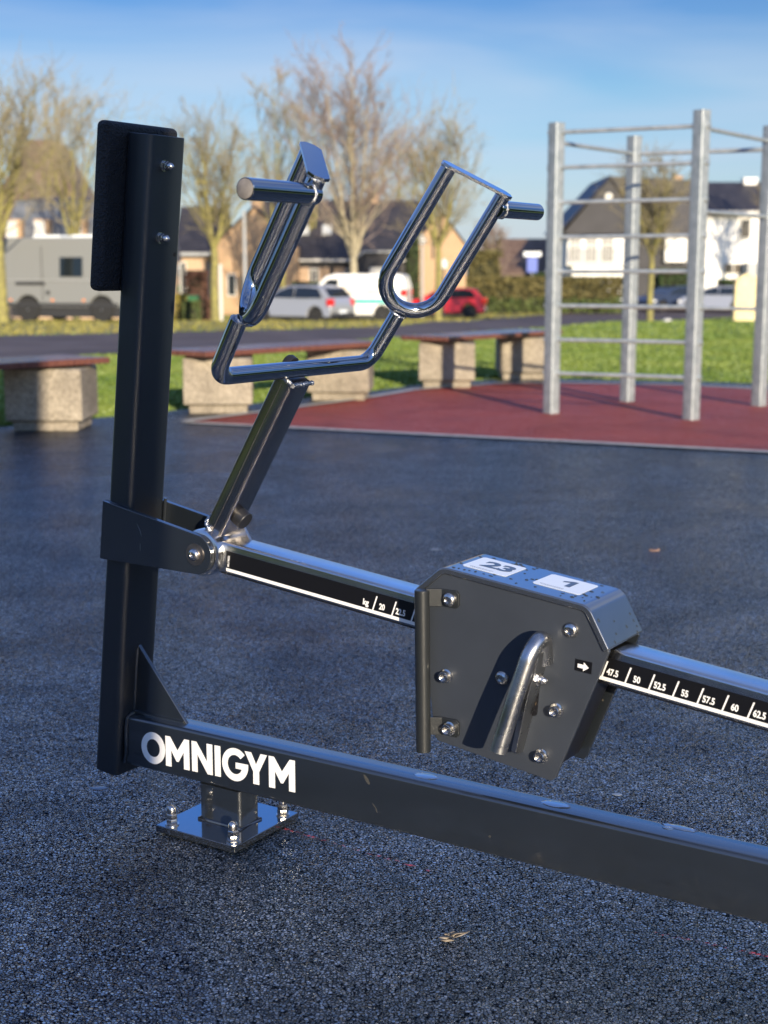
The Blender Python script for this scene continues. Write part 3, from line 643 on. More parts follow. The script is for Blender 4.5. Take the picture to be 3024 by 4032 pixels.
# OMNIGYM lettering, flat white vinyl
b=MB(); VT=.0006
def LQ(x,y):                   # lettering slopes up slightly to the right, as applied
    return V(.0386+x,-.0001,.1075+y+.030*x)
def lpoly(pts):
    a=[LQ(*p) for p in pts]; b.loft([a,[p+V(0,-VT,0) for p in a]])
def ringpoly(cx,cy,ro,rx_o,ri,rx_i,a0,a1,n):
    for i in range(n):
        t0=R(a0+(a1-a0)*i/n); t1=R(a0+(a1-a0)*(i+1)/n)
        ps=[(cx+rx_o*math.cos(t0),cy+ro*math.sin(t0)),(cx+rx_o*math.cos(t1),cy+ro*math.sin(t1)),(cx+rx_i*math.cos(t1),cy+ri*math.sin(t1)),(cx+rx_i*math.cos(t0),cy+ri*math.sin(t0))]
        a=[LQ(*p) for p in ps]; c=[p+V(0,-VT,0) for p in a]
        A_=[b.bm.verts.new(p) for p in a]; C_=[b.bm.verts.new(p) for p in c]
        b.bm.faces.new(C_); b.bm.faces.new((A_[0],A_[1],C_[1],C_[0])); b.bm.faces.new((A_[3],A_[2],C_[2],C_[3])[::-1])
HT=.061
ringpoly(.0308,.0305,.0325,.0308,.0183,.0172,0,360,48)
def Mlet(x):
    W=.0600; s=.0138
    lpoly([(x,0),(x,HT),(x+s*.85,HT),(x+W/2,HT-.026),(x+W-s*.85,HT),(x+W,HT),(x+W,0),(x+W-s,0),(x+W-s,HT-.027),(x+W/2+.0025,.0125),(x+W/2-.0025,.0125),(x+s,HT-.027),(x+s,0)])
Mlet(.0632)
x=.1300; s=.0135; W=.0510
lpoly([(x,0),(x,HT),(x+s*.85,HT),(x+W-s,.0245),(x+W-s,HT),(x+W,HT),(x+W,0),(x+W-s*.9,0),(x+s,HT-.0245),(x+s,0)])
x=.1870; lpoly([(x,0),(x,HT),(x+.0138,HT),(x+.0138,0)])
gx,gy=.2362,.0305
# G as one outline
go=[(gx+.0312*math.cos(R(a)),gy+.0325*math.sin(R(a))) for a in range(42,361,9)]
gi=[(gx+.0180*math.cos(R(a)),gy+.0190*math.sin(R(a))) for a in range(330,40,-9)]
lpoly(go+[(gx+.0312,gy+.0045),(gx+.0015,gy+.0045),(gx+.0015,gy-.0075),(gx+.0160,gy-.0075)]+gi[1:])
x=.2600
lpoly([(x+.0195,0),(x+.0195,.0245),(x,HT),(x+.0150,HT),(x+.0262,.0385),(x+.0375,HT),(x+.0525,HT),(x+.0332,.0245),(x+.0332,0)])
Mlet(.3165)
lt=b.build('lettering',M['white'],beam,smooth=20,bevel=0)
# ------------------------------------------------------------------ small things on the ground
b=MB(); rr=random.Random(12)
for i in range(9):
    a=rr.uniform(0,6.28); l_=rr.uniform(.012,.034); o=V(rr.uniform(-.012,.012),rr.uniform(-.010,.010),.002+.001*i); d=V(math.cos(a),math.sin(a)*.8,rr.uniform(0,.25)); s_=V(-d.y,d.x,0)*rr.uniform(.15,.3)
    b.bm.faces.new([b.bm.verts.new(p) for p in (o,o+d*l_*.5+s_*l_,o+d*l_,o+d*l_*.5-s_*l_*.6+V(0,0,.002))])
lf=b.build('torn_leaf',M['leaf_dry'],None,recalc=False); lf.location=(.109,2.114,0); so=lf.modifiers.new('s','SOLIDIFY'); so.thickness=.0008
tag(lf,'torn grey-brown leaf lying on the wet rubber near the camera','leaf')
def small_leaf(x,y,s,label,m_,name='fallen_leaf',cat='leaf'):
    b=MB(); c=[(math.cos(t_*math.pi/6)*(1+.25*math.sin(2*t_+x*7)),math.sin(t_*math.pi/6)*.7) for t_ in range(12)]
    b.loft([[V(p*s,q_*s,.001) for p,q_ in c],[V(p*s*.9,q_*s*.9,(.0018 if name!='fallen_leaf' else .004+.004*p*p)) for p,q_ in c]])
    o=b.build(name,m_); o.location=(x,y,0); tag(o,label,cat); return o
small_leaf(1.047,5.331,.018,'small brown dead leaf on the dark rubber right of the weight box',varied('brown_leaf',(.16,.09,.06),(.26,.15,.1),60,.6))
small_leaf(-.594,2.789,.017,'pale flat dropping on the wet rubber left of the base plate',M['spot'],'pale_blotch','dropping')  # flat pale disc lying on the rubber, two more below
small_leaf(.199,5.358,.020,'pale spot on the dark rubber above the weight box','' or M['spot'],'pale_blotch','dropping')
small_leaf(.481,2.752,.010,'tiny pale spot on the rubber between the weight box and the beam',M['spot'],'pale_blotch','dropping')
# ------------------------------------------------------------------ benches
def bench(label,blocks,ext0,ext1,wd=.54):
    a=V(*blocks[0],0); c=V(*blocks[1],0); d=(c-a).normalized(); s=V(-d.y,d.x,0)
    t=thing('bench',label,'bench',a,0,'benches around the playground edge'); rr=random.Random(int(abs(a.x)*100))
    for p in (a,c):
        an=rr.uniform(38,50); bm_=MB()
        def sq(h): return [p-a+V(math.cos(R(an+90*k))*h,math.sin(R(an+90*k))*h,0) for k in range(4)]
        h=.262*1.414; hp=.222*1.414
        bm_.loft([[q_+V(0,0,0) for q_ in sq(hp)],[q_+V(0,0,.065) for q_ in sq(hp)],[q_+V(0,0,.075) for q_ in sq(h)],[q_+V(0,0,.425) for q_ in sq(h)]])
        bm_.build('concrete_block',M['concrete'],t,bevel=.012,seg=3)
        bm_=MB(); bm_.prism([(-.20,-.04),(.20,-.04),(.20,.04),(-.20,.04)],p-a+V(0,0,.424),s,d,V(0,0,.022)); bm_.build('cross_bearer',M['dark'],t)
    L0=-ext0; L1=(c-a).length+ext1; n=4
    for i in range(n):
        y0=-wd/2+i*wd/n+.004; y1=y0+wd/n-.008; bm_=MB()
        bm_.prism([(L0,y0),(L1,y0),(L1,y1),(L0,y1)],V(0,0,.445),d,s,V(0,0,.042)); bm_.build('seat_plank',M['bench_wood'],t,bevel=.005,seg=2)
    return t
bench('slatted bench on concrete blocks at the far left, behind the grey post',[(-2.30,9.72),(-3.25,8.55)],.30,.35)
bench('slatted bench on concrete blocks seen under the looped handles',[(-1.285,10.93),(-.37,12.04)],.38,.32)
bench('slatted bench on concrete blocks left of the climbing frame',[(.60,13.36),(1.42,14.42)],.38,.34)
# ------------------------------------------------------------------ climbing frame
cf=thing('climbing_frame','galvanised steel climbing frame with square poles and rungs on red rubber','climbing frame',(1.28,10.72,0))
PL=[V(1.28,10.72,0),V(2.25,10.25,0),V(2.035,11.73,0),V(3.03,11.32,0)]
for p,hh in zip(PL,(2.16,2.20,2.16,2.20)):
    q_=p-PL[0]; po=MB().rtube(q_,q_+V(0,0,hh),.092,.092,.008,V(math.cos(R(38)),math.sin(R(38)),0),3).build('pole',M['galv'],cf,bevel=.002,seg=1)
    if q_.length<1.2 and (p is PL[0] or p is PL[1]):
        for k in range(8):
            cb=MB(); cb.lathe(q_+V(0,0,.31+.2545*k),(PL[1]-PL[0]).normalized(),[(.022,-.064),(.022,.064)],12); cb.build('rung_collar',M['galv'],po)
def rung(i,j,z,r=.0155,nm='rung'):
    a,c=PL[i]-PL[0],PL[j]-PL[0]; MB().cyl(a+V(0,0,z),c+V(0,0,z),r,14).build(nm,M['galv'],cf,smooth=60)
for k in range(8): rung(0,1,.31+.2545*k)
rung(0,2,2.02); rung(2,3,2.02,.018); rung(1,3,2.08); rung(1,3,1.50); rung(2,3,.78)
# extra pole pair further right, outside the picture
# ------------------------------------------------------------------ trees
def tree(name,label,x,y,h,r,seed,bark,twig,fork,cr_,lead,nb,twr=.010,shape='vase',group='bare winter trees along the road'):
    rr=random.Random(seed); t=thing(name,label,'tree',(x,y,zt(y)),0,group); tr=MB(); tw=MB()
    def seg(b,a,c,r0,r1,n):
        x_,y_,_=frame(c-a); cs=[(math.cos(2*math.pi*i/n),math.sin(2*math.pi*i/n)) for i in range(n)]
        b.skin(b.ring([a+(x_*p+y_*q_)*r0 for p,q_ in cs]),b.ring([c+(x_*p+y_*q_)*r1 for p,q_ in cs]))
    def rnd(): return V(rr.gauss(0,1),rr.gauss(0,1),rr.gauss(0,1)).normalized()
    def limb(b,p,d,l,r0,r1,steps,wob,up,n):
        out=[(p,d)]
        for i in range(steps):
            d=(d+rnd()*wob+V(0,0,up)).normalized(); e=p+d*l/steps; a_=r0+(r1-r0)*i/steps; c_=r0+(r1-r0)*(i+1)/steps
            seg(b,p,e,a_,c_,n); p=e; out.append((p,d))
        return out
    def side(d,spread):
        s_=rnd(); s_=(s_-d*s_.dot(d)).normalized(); return (d+s_*spread).normalized()
    th=h*fork; base=[V(0,0,-.05)]+[V(rr.uniform(-.02,.02),rr.uniform(-.02,.02),th*(i+1)/5) for i in range(5)]
    tr.path(base,[r*1.25,r*1.05,r*.98,r*.94,r*.9,r*.86],10); top=base[-1]
    leaders=[]
    for k in range(lead):
        an=2*math.pi*k/lead+rr.uniform(-.4,.4); out=V(math.cos(an),math.sin(an),0)
        f_=0 if (shape=='birch' and k==0) else rr.uniform(.75,1.0)
        tipz=h*(1.0 if k==0 else rr.uniform(.78,.97)) if shape=='birch' else h*rr.uniform(.80,1.0)
        tip=V(out.x*cr_*.55*f_,out.y*cr_*.55*f_,tipz); p=top; n_=9; pts=[p]
        for i in range(1,n_+1):
            u_=i/n_; q_=V(tip.x*u_**.75,tip.y*u_**.75,th+(tip.z-th)*u_)+rnd()*.04*(1 if i<n_ else 0)*h*.12; pts.append(q_)
        rl=r*(.8 if (shape=='birch' and k==0) else .5)
        for i in range(n_): seg(tr,pts[i],pts[i+1],max(.012,rl*(1-i/n_)**.9),max(.008,rl*(1-(i+1)/n_)**.9),6)
        leaders.append((pts,rl))
    for pts,rl in leaders:
        for b_ in range(nb):
            u_=.04+.94*((b_+rr.random())/nb); i=min(len(pts)-2,int(u_*(len(pts)-1))); f_=u_*(len(pts)-1)-i; p=pts[i].lerp(pts[i+1],f_); d=(pts[i+1]-pts[i]).normalized()
            prof=(.55+.75*math.sin(math.pi*min(1,u_*.9+.1)))*(1-.45*u_)
            l_=cr_*prof*rr.choice((.45,.6,.8,1.0,1.15)); d1=side(d,rr.uniform(.75,1.4)); d1=(d1+V(0,0,.25)).normalized()
            bl=limb(tr if l_>cr_*.75 else tw,p,d1,l_,max(.024,rl*.42*(1-u_*.6)),.012,5,.17,.05,4)
            for _ in range(6):
                k=rr.randint(1,5); q_,dd=bl[k]; l2=l_*rr.uniform(.28,.55)
                b2=limb(tw,q_,side(dd,rr.uniform(.5,1.1)),l2,twr*1.7,twr*1.1,3,.2,.08,3)
                for __ in range(4):
                    k2=rr.randint(1,3); q2,d2=b2[k2]; limb(tw,q2,side(d2,rr.uniform(.4,1.0)),l2*rr.uniform(.4,.8),twr*1.1,twr*.6,2,.2,.1,3)
    tr.build('trunk',bark,t,smooth=80,recalc=False); tw.build('crown',twig,t,smooth=80,recalc=False); return t
def HT_(yd,Y): return wz(yd,Y)-zt(Y)
def trees():
    def T(nm,lab,xd,Y,yd,r,seed,bark,tw,fork,cw,lead,nb,twr=.010,shape='vase'): tree(nm,lab,wx(xd,Y),Y,HT_(yd,Y),r,seed,bark,tw,fork,cw/3028*Y,lead,nb,twr,shape)
    # cw: crown half width in picture columns
    T('bare_tree','mossy yellow-green tree at the far left beside the grey camper van',8,43,165,.17,3,M['bark'],M['twig_y'],.34,155,6,14,.0065)
    T('bare_tree','bare tree behind the camper van roof, rising left of the pad',165,58,150,.13,5,M['bark'],M['twig_g'],.30,125,5,12,.0065)
    T('bare_tree','bare spreading tree just right of the dark post',466,50,250,.14,8,M['bark'],M['twig_y'],.36,120,7,12,.0060)
    T('bare_tree','thin bare tree rising behind the left looped handle',612,66,150,.15,13,M['bark'],M['twig_g'],.26,105,4,14,.0075)
    T('birch_tree','tallest pale-stemmed tree between the two looped handles',764,60,104,.18,21,M['bark_pale'],M['twig_b'],.22,150,7,18,.0070,'birch')
    T('bare_tree','bare tree behind the right looped handle, before the sandy gable',946,62,262,.15,34,M['bark'],M['twig_g'],.36,125,6,14,.0070)
    T('bare_tree','small yellowish bare tree seen through the climbing frame',1403,52,350,.11,41,M['bark'],M['twig_y'],.40,90,7,15,.0060)
    T('bare_tree','bare tree at the right edge beyond the white house',1668,90,310,.16,43,M['bark'],M['twig_g'],.35,50,5,12,.012)
    T('bare_tree','far bare reddish tree behind the red car hedge',1058,100,480,.14,55,M['bark'],M['twig_b'],.2,45,6,12,.014)
    T('bare_tree','bare tree standing behind the left end of the camper van roof',85,78,205,.18,61,M['bark'],M['twig_y'],.25,120,4,11,.0085)
    T('bare_tree','tall bare tree just behind and left of the tallest pale-stemmed tree',668,80,140,.17,67,M['bark'],M['twig_b'],.25,100,4,13,.0085)
    T('bare_tree','bare tree right of the tallest pale-stemmed tree, over the dark roof',862,84,215,.17,71,M['bark'],M['twig_b'],.25,100,4,13,.009)
trees()
# a tall trunk added near the camera, out of view, to shade the post
sh=thing('added_shade_trunk','tall leaning tree trunk behind the viewer that shades the post','tree',(.306,-.6,0))
MB().path([V(.961*.055*(z_-.96),.276*.055*(z_-.96),z_) for z_ in (-.05,.6,1.6,2.6,3.6,4.6)],[.19,.175,.168,.170,.165,.14],18).build('trunk',M['bark'],sh,smooth=80)
# ------------------------------------------------------------------ leafy masses
def leafy(name,label,cat,x0,x1,y0,y1,h,n,m_,leaf=.10,low=None,seed=1,group=None,rot=0,taper=0,loc=None,zb=None):
    rr=random.Random(seed); cx,cy=(x0+x1)/2,(y0+y1)/2; wx2,wy2=(x1-x0)/2,(y1-y0)/2
    t=thing(name,label,cat,(cx,cy,zt(cy) if zb is None else zb),rot,group)
    ib=MB(); k=.86
    rg=[]
    for z_,s_ in ((0,.95),(.3*h,1),(.8*h,1-taper*.7),(.97*h,.85-taper*.7)):
        rg.append([V(a*wx2*k*s_,c*wy2*k*s_,z_) for a,c in ((-1,-1),(1,-1),(1,1),(-1,1))])
    ib.loft(rg); ib.build('core',M['inner'],t)
    lb=MB(); lb2=MB()
    for i in range(n):
        z_=rr.random()**.9; tp=1-taper*.75*z_
        f_=rr.random(); per=[wx2,wy2,wx2,wy2]; s_=rr.random()*sum(per)
        r_=rr.uniform(.84,1.06)
        if f_<.22: p=V(rr.uniform(-1,1)*wx2*tp,rr.uniform(-1,1)*wy2*tp,h*rr.uniform(.93,1.03))
        elif s_<wx2: p=V(rr.uniform(-1,1)*wx2*tp,-wy2*r_*tp,z_*h)
        elif s_<wx2+wy2: p=V(wx2*r_*tp,rr.uniform(-1,1)*wy2*tp,z_*h)
        elif s_<2*wx2+wy2: p=V(rr.uniform(-1,1)*wx2*tp,wy2*r_*tp,z_*h)
        else: p=V(-wx2*r_*tp,rr.uniform(-1,1)*wy2*tp,z_*h)
        a=V(rr.gauss(0,1),rr.gauss(0,1),rr.gauss(0,1)).normalized(); x_,y_,_=frame(a); l_=leaf*rr.uniform(.5,1.3)
        bb=lb2 if (low and p.z<h*(.38+.1*rr.random())) else lb
        bb.bm.faces.new([bb.bm.verts.new(q_) for q_ in (p-x_*l_,p-y_*l_*.6,p+x_*l_,p+y_*l_*.6)])
    lb.build('foliage',m_,t,recalc=False,smooth=180)
    if low: lb2.build('ground_foliage',low,t,recalc=False,smooth=180)
    else: lb2.bm.free()
    return t
leafy('hedge','long clipped yellow-brown hedge behind the red car and climbing frame','hedge',wx(918,80),wx(1342,80),80,81.6,1.95,9000,M['hedge'],.13,M['hedge_low'],2)
leafy('conifer','narrow columnar green conifer inside the right looped handle','conifer',wx(876,74),wx(905,74),73.6,74.8,4.3,2600,M['conifer'],.09,None,3,taper=.25)
leafy('bush','round reddish-brown bush left of the white marker post','bush',wx(402,62),wx(448,62),61.5,63,2.1,1800,M['redbush'],.09,None,4,'' or None,taper=.3)
leafy('bush','small yellow bush at the right edge of the dark post','bush',wx(380,58),wx(402,58),57.6,58.6,1.1,900,M['yellowbush'],.07,None,5,taper=.3)
leafy('bush','low green bush under the left looped handle, beside the silver car','bush',wx(628,69),wx(690,69),68.5,70,1.7,1600,M['hedge_low'],.09,None,6,taper=.3)
leafy('bush','dark evergreen bush behind the dark car in the climbing frame','bush',wx(1415,86),wx(1480,86),85,87,2.4,2200,M['conifer'],.12,None,7,taper=.2)
leafy('bush','dark evergreen bush between the silver car and the yellow stone','bush',wx(1552,86),wx(1600,86),85,87,1.8,1500,M['conifer'],.11,None,8,taper=.2)
leafy('bush','green shrub in front of the blue sign','bush',wx(1150,98),wx(1176,98),97,98.5,2.2,900,M['conifer'],.1,None,9,taper=.3)
leafy('bush','brown thicket between the sandy gable and the brown roof','bush',wx(1005,94),wx(1085,94),93,96,3.6,2600,M['hedge'],.15,None,10,taper=.45)
leafy('bush','green and white bush beside the wheel of the post, near the verge','bush',wx(398,57),wx(432,57),56.5,57.4,.85,900,M['hedge_low'],.06,None,11,taper=.2)
# dark hedges added around the viewer, unseen, for the polished tubes to reflect
leafy('hedge','dark clipped hedge behind the viewer','hedge',-16,16,-15,-13.5,2.5,5000,M['conifer'],.14,None,20)
leafy('hedge','dark clipped hedge left of the playground','hedge',-15,-13,-12,9,2.6,4000,M['conifer'],.14,None,21)
leafy('hedge','dark clipped hedge right of the playground','hedge',16,18,-12,14,2.6,4000,M['conifer'],.14,None,22)
# ------------------------------------------------------------------ houses
def quad(b,*p): b.bm.faces.new([b.bm.verts.new(q_) for q_ in p])
def window(par,x0,x1,z0,z1,y,glass=None,frame_m=None,bars=1,shut=None,nm='window'):
    fr=MB(); f=.07
    fr.box(x0,x1,y-.05,y+.02,z0,z0+f); fr.box(x0,x1,y-.05,y+.02,z1-f,z1); fr.box(x0,x0+f,y-.05,y+.02,z0+f,z1-f); fr.box(x1-f,x1,y-.05,y+.02,z0+f,z1-f)
    for k in range(bars): 
        xm=x0+(x1-x0)*(k+1)/(bars+1); fr.box(xm-.03,xm+.03,y-.045,y+.02,z0+f,z1-f)
    o=fr.build(nm,frame_m or M['trim'],par); g_=MB(); g_.box(x0+f*.5,x1-f*.5,y-.02,y+.015,z0+f*.5,z1-f*.5); g_.build('pane',glass or M['glass'],o); return o
def gable_house(t,x0,x1,y0,y1,ez,rz_,wall,roof,axis='x',over=.35,z0=0,th=.16):
    """ridge along axis; y0 is the side towards the viewer; coordinates local to t"""
    b=MB()
    if axis=='x':
        ym=(y0+y1)/2; poly=[(y0,z0),(y1,z0),(y1,ez),(ym,rz_),(y0,ez)]; b.prism(poly,V(x0,0,0),Y_,Z_,V(x1-x0,0,0))
        w_=b.build('wall',wall,t); s=(rz_-ez)/(ym-y0)
        r=MB(); p=[(y0-over,ez-over*s+.03),(ym,rz_+.05),(y1+over,ez-over*s+.03),(y1+over,ez-over*s+.03+th),(ym,rz_+.05+th*1.2),(y0-over,ez-over*s+.03+th)]
        r.prism(p,V(x0-over,0,0),Y_,Z_,V(x1-x0+2*over,0,0)); rf=r.build('roof',roof,t)
    else:
        xm=(x0+x1)/2; poly=[(x0,z0),(x1,z0),(x1,ez),(xm,rz_),(x0,ez)]; b.prism(poly,V(0,y0,0),X_,Z_,V(0,y1-y0,0))
        w_=b.build('wall',wall,t); s=(rz_-ez)/(xm-x0)
        r=MB(); p=[(x0-over,ez-over*s+.03),(xm,rz_+.05),(x1+over,ez-over*s+.03),(x1+over,ez-over*s+.03+th),(xm,rz_+.05+th*1.2),(x0-over,ez-over*s+.03+th)]
        r.prism(p,V(0,y0-over,0),X_,Z_,V(0,y1-y0+2*over,0)); rf=r.build('roof',roof,t)
    return w_,rf
def chimney(par,x,y,z0,z1,m_,s=.4):
    b=MB(); b.box(x-s,x+s,y-s*.8,y+s*.8,z0,z1); b.box(x-s*1.12,x+s*1.12,y-s*.9,y+s*.9,z1,z1+.12); b.build('chimney',m_,par)
G=-1.15
# A: slate mansard house behind the van
YA=66; t=thing('slate_house','grey slate mansard-roofed house behind the camper van','house',(wx(20,YA),YA,zt(YA)))
wA=wx(330,YA)-wx(20,YA); zA=wz(430,YA)-zt(YA); ze=wz(560,YA)-zt(YA)
b=MB(); b.box(0,wA,0,8,0,ze); b.build('wall',M['brick_pale'],t)
b=MB(); b.loft([[V(-.25,-.3,ze-.05),V(wA+.25,-.3,ze-.05),V(wA+.25,8.3,ze-.05),V(-.25,8.3,ze-.05)],[V(.35,.75,zA),V(wA-.1,.75,zA),V(wA-.1,7.3,zA),V(.35,7.3,zA)]]); rA=b.build('roof',M['slate'],t)
b=MB(); b.loft([[V(.25,.65,zA-.01),V(wA,.65,zA-.01),V(wA,7.4,zA-.01),V(.25,7.4,zA-.01)],[V(1.6,2.6,zA+.22),V(wA-1,2.6,zA+.22),V(wA-1,5.6,zA+.22),V(1.6,5.6,zA+.22)]]); b.build('roof_cap',M['tile_brown'],t)
for xc in (38,98,175,240):
    xx=wx(xc,YA)-wx(20,YA); z1=wz(478,YA)-zt(YA); z0_=wz(518,YA)-zt(YA)
    b=MB(); b.box(xx-.28,xx+.42,-.30,1.0,z0_-.1,z1+.08); d_=b.build('dormer',M['brick'],rA); window(d_,xx-.26,xx+.24,z0_,z1,-.33,M['glass_bright'],M['trim'],0,nm='dormer_window')
# B: brown roofed house further back left
YB=92; t=thing('brown_roof_house','big steep brown-roofed house rising behind the slate house','house',(wx(75,YB),YB,G))
zr=wz(290,YB)-G
def BX(xd): return wx(xd,YB)-wx(75,YB)
b=MB(); b.box(BX(-70),BX(222),0,11,0,2.9); b.build('wall',M['brick_pale'],t)
b=MB(); b.loft([[V(BX(-78),-.4,2.8),V(BX(232),-.4,2.8),V(BX(232),11.4,2.8),V(BX(-78),11.4,2.8)],[V(BX(45),3.5,zr),V(BX(100),3.5,zr),V(BX(100),7.5,zr),V(BX(45),7.5,zr)]]); rB=b.build('roof',M['tile_brown'],t)
sd_=V(0,3.9,zr-2.8).normalized(); sn_=V(0,-(zr-2.8),3.9).normalized()
b=MB(); b.prism([(-.45,-.4),(.45,-.4),(.45,.4),(-.45,.4)],V(BX(72),1.15,2.8+(1.55/3.9)*(zr-2.8))+sn_*.02,X_,sd_,sn_*.08); b.build('skylight',M['glass_bright'],rB)
# C/D: long dark-roofed house with sandy brick gables
YD=78
def LX(xd): return wx(xd,YD)-wx(630,YD)
def LZ(yd): return wz(yd,YD)-G
t=thing('long_brick_house','long dark-roofed sandy brick house spanning behind both looped handles','house',(wx(630,YD),YD,G))
ez=LZ(556); rz_=LZ(434)
w_,rf=gable_house(t,LX(560),LX(925),0,8.0,ez,rz_,M['grey_clad'],M['tile_dark'],'x',.3)
sl_=(rz_-ez)/4.0
for xd in (648,697,738):
    fy=.42; yy=4.0*fy; zz=ez+sl_*yy+.22
    b=MB(); b.prism([(-.26,-.42),(.26,-.42),(.26,.42),(-.26,.42)],V(LX(xd)+.2,yy,zz),X_,V(0,1,sl_).normalized(),V(0,-sl_,1).normalized()*.09); b.build('skylight',M['glass_bright'],rf)
b=MB(); b.box(LX(560),LX(925),-.42,-.30,ez-.22,ez-.10); b.build('gutter',M['trim'],t)
for x0_,x1_ in ((640,668),(690,712),(722,745)):
    b=MB(); b.box(LX(x0_),LX(x1_),-.06,-.01,0,ez-.55); b.build('brick_panel',M['brick_pale'],t)
window(t,LX(669),LX(689),.9,ez-.6,-.06); window(t,LX(746),LX(760),.9,ez-.6,-.06,bars=0)
# garage wing
b=MB(); b.prism([(LX(772),0),(LX(772),LZ(560)),(LX(790),LZ(546)),(LX(850),LZ(546)),(LX(862),LZ(560)),(LX(862),0)],V(0,-2.4,0),X_,Z_,V(0,2.3,0)); gw=b.build('garage_wing',M['grey_clad'],t)
b=MB(); b.prism([(LX(770),LZ(562)),(LX(789),LZ(547)),(LX(852),LZ(547)),(LX(865),LZ(560)),(LX(865),LZ(556)),(LX(853),LZ(543)),(LX(788),LZ(543)),(LX(768),LZ(558))],V(0,-2.6,0),X_,Z_,V(0,2.4,0)); b.build('fascia',M['trim_grey'],gw)
b=MB(); b.box(LX(800),LX(842),-2.46,-2.41,.05,LZ(578)); b.build('garage_door',M['trim'],gw)
# left gable block (brick) and right gable block
def gableblock(x0d,xmd,x1d,zed,zrd,yo,nm):
    b=MB(); b.prism([(LX(x0d),0),(LX(x1d),0),(LX(x1d),LZ(zed)),(LX(xmd),LZ(zrd)),(LX(x0d),LZ(zed))],V(0,yo,0),X_,Z_,V(0,4.5,0)); g_=b.build(nm,M['brick'],t)
    for a,c in ((x0d,xmd),(xmd,x1d)):
        b=MB(); p0=V(LX(a),yo-.15,LZ(zed)+.03); p1=V(LX(c),yo-.15,LZ(zrd)+.03)
        if a==xmd: p0,p1=V(LX(a),yo-.15,LZ(zrd)+.03),V(LX(c),yo-.15,LZ(zed)+.03)
        b.loft([[p0,p1,p1+V(0,4.8,0),p0+V(0,4.8,0)],[p0+V(0,0,.10),p1+V(0,0,.10),p1+V(0,4.8,.10),p0+V(0,4.8,.10)]]); b.build('roof_slope',M['tile_dark'],g_)
    return g_
g1=gableblock(472,560,648,535,452,-2.0,'gable_wing'); chimney(g1,LX(560),0,LZ(470),LZ(432),M['brick'],.34)
g2=gableblock(893,950,1002,532,462,-1.5,'gable_wing'); 
b=MB(); b.box(LX(930),LX(934),-1.53,-1.49,LZ(560),LZ(515)); b.build('slit_window',M['glass'],g2)
window(g1,LX(500),LX(520),1.0,2.2,-2.06,bars=0)
chimney(rf,LX(805),4.0,rz_-.3,rz_+.55,M['brick'],.28)
# lower left wing with dark roof
gable_house(t,LX(385),LX(470),1.0,7.0,LZ(546),LZ(448),M['brick_pale'],M['tile_dark'],'x',.3)
b=MB(); b.box(LX(385),LX(470),.58,.66,LZ(552),LZ(545)); b.build('gutter',M['trim_grey'],t)
window(t,LX(386),LX(400),.6,LZ(565),.92,bars=0); window(t,LX(448),LX(458),.8,LZ(570),.92,bars=0)
# E: low brown-roofed house
YE=104; t=thing('low_brown_house','low house with brown tiled roof beyond the hedge','house',(wx(1130,YE),YE,G))
gable_house(t,wx(1088,YE)-wx(1130,YE),wx(1185,YE)-wx(1130,YE),0,8,wz(590,YE)-G,wz(520,YE)-G,M['grey_clad'],M['tile_brown'],'x')
# F: white house with dark gable and balcony
YF=96
def FX(xd): return wx(xd,YF)-wx(1310,YF)
def FZ(yd): return wz(yd,YF)-G
t=thing('balcony_house','white house with dark grey gable and white balcony behind the climbing frame','house',(wx(1310,YF),YF,G))
b=MB(); b.box(FX(1225),FX(1345),0,9,0,FZ(508)); b.build('wall',M['render_white'],t)
b=MB(); b.prism([(FX(1212),FZ(505)),(FX(1400),FZ(505)),(FX(1400),FZ(470)),(FX(1310),FZ(386))],V(0,-.1,0),X_,Z_,V(0,9.2,0)); b.build('gable',M['grey_clad'],t)
b=MB(); b.prism([(FX(1208),FZ(498)),(FX(1310),FZ(382)),(FX(1312),FZ(378)),(FX(1204),FZ(499))],V(0,-.5,0),X_,Z_,V(0,10,0)); b.build('verge_board',M['tile_dark'],t)
b=MB(); b.loft([[V(FX(1308),-.3,FZ(381)),V(FX(1500),-.3,FZ(390)),V(FX(1500),-.3,FZ(508)),V(FX(1400),-.3,FZ(508))],[V(FX(1308),9,FZ(381)),V(FX(1500),9,FZ(390)),V(FX(1500),9,FZ(508)),V(FX(1400),9,FZ(508))]]); b.build('roof',M['tile_dark'],t)
b=MB(); b.box(FX(1345),FX(1500),.4,9,0,FZ(505)); b.build('side_wall',M['grey_clad'],t)
b=MB(); b.box(FX(1215),FX(1350),-1.6,-.05,FZ(574),FZ(570)); ba_=b.build('balcony',M['trim'],t)
b=MB(); b.box(FX(1215),FX(1350),-1.62,-1.56,FZ(530),FZ(526)); b.box(FX(1215),FX(1350),-1.62,-1.56,FZ(573),FZ(569))
k=1216
while k<1350:
    b.box(FX(k),FX(k+(2.6 if (k//1)%3 else 1.6)),-1.61,-1.57,FZ(570),FZ(528)); k+=6
b.build('railing',M['trim'],ba_)
for x0_,x1_ in ((1228,1252),(1262,1286),(1296,1322)): window(t,FX(x0_),FX(x1_),FZ(566),FZ(516),-.06,bars=1)
b=MB(); b.box(FX(1228),FX(1338),-1.5,-.05,0,FZ(576)); b.build('ground_floor',M['render_white'],t)
b=MB(); b.box(FX(1432),FX(1478),-.2,.38,FZ(566),FZ(515)); b.build('bay_panel',M['render_white'],t)
b=MB(); b.lathe(V(FX(1308),-.15,FZ(425)),-Y_,[(.25,0),(.25,.05),(0,.06)],18); b.build('gable_lamp',M['trim'],t)
chimney(t,FX(1480),4,FZ(392),FZ(375),M['brick'],.3)
t=thing('white_house','white rendered house with dark tiled roof at the right edge','house',(wx(1590,YF),YF,G))
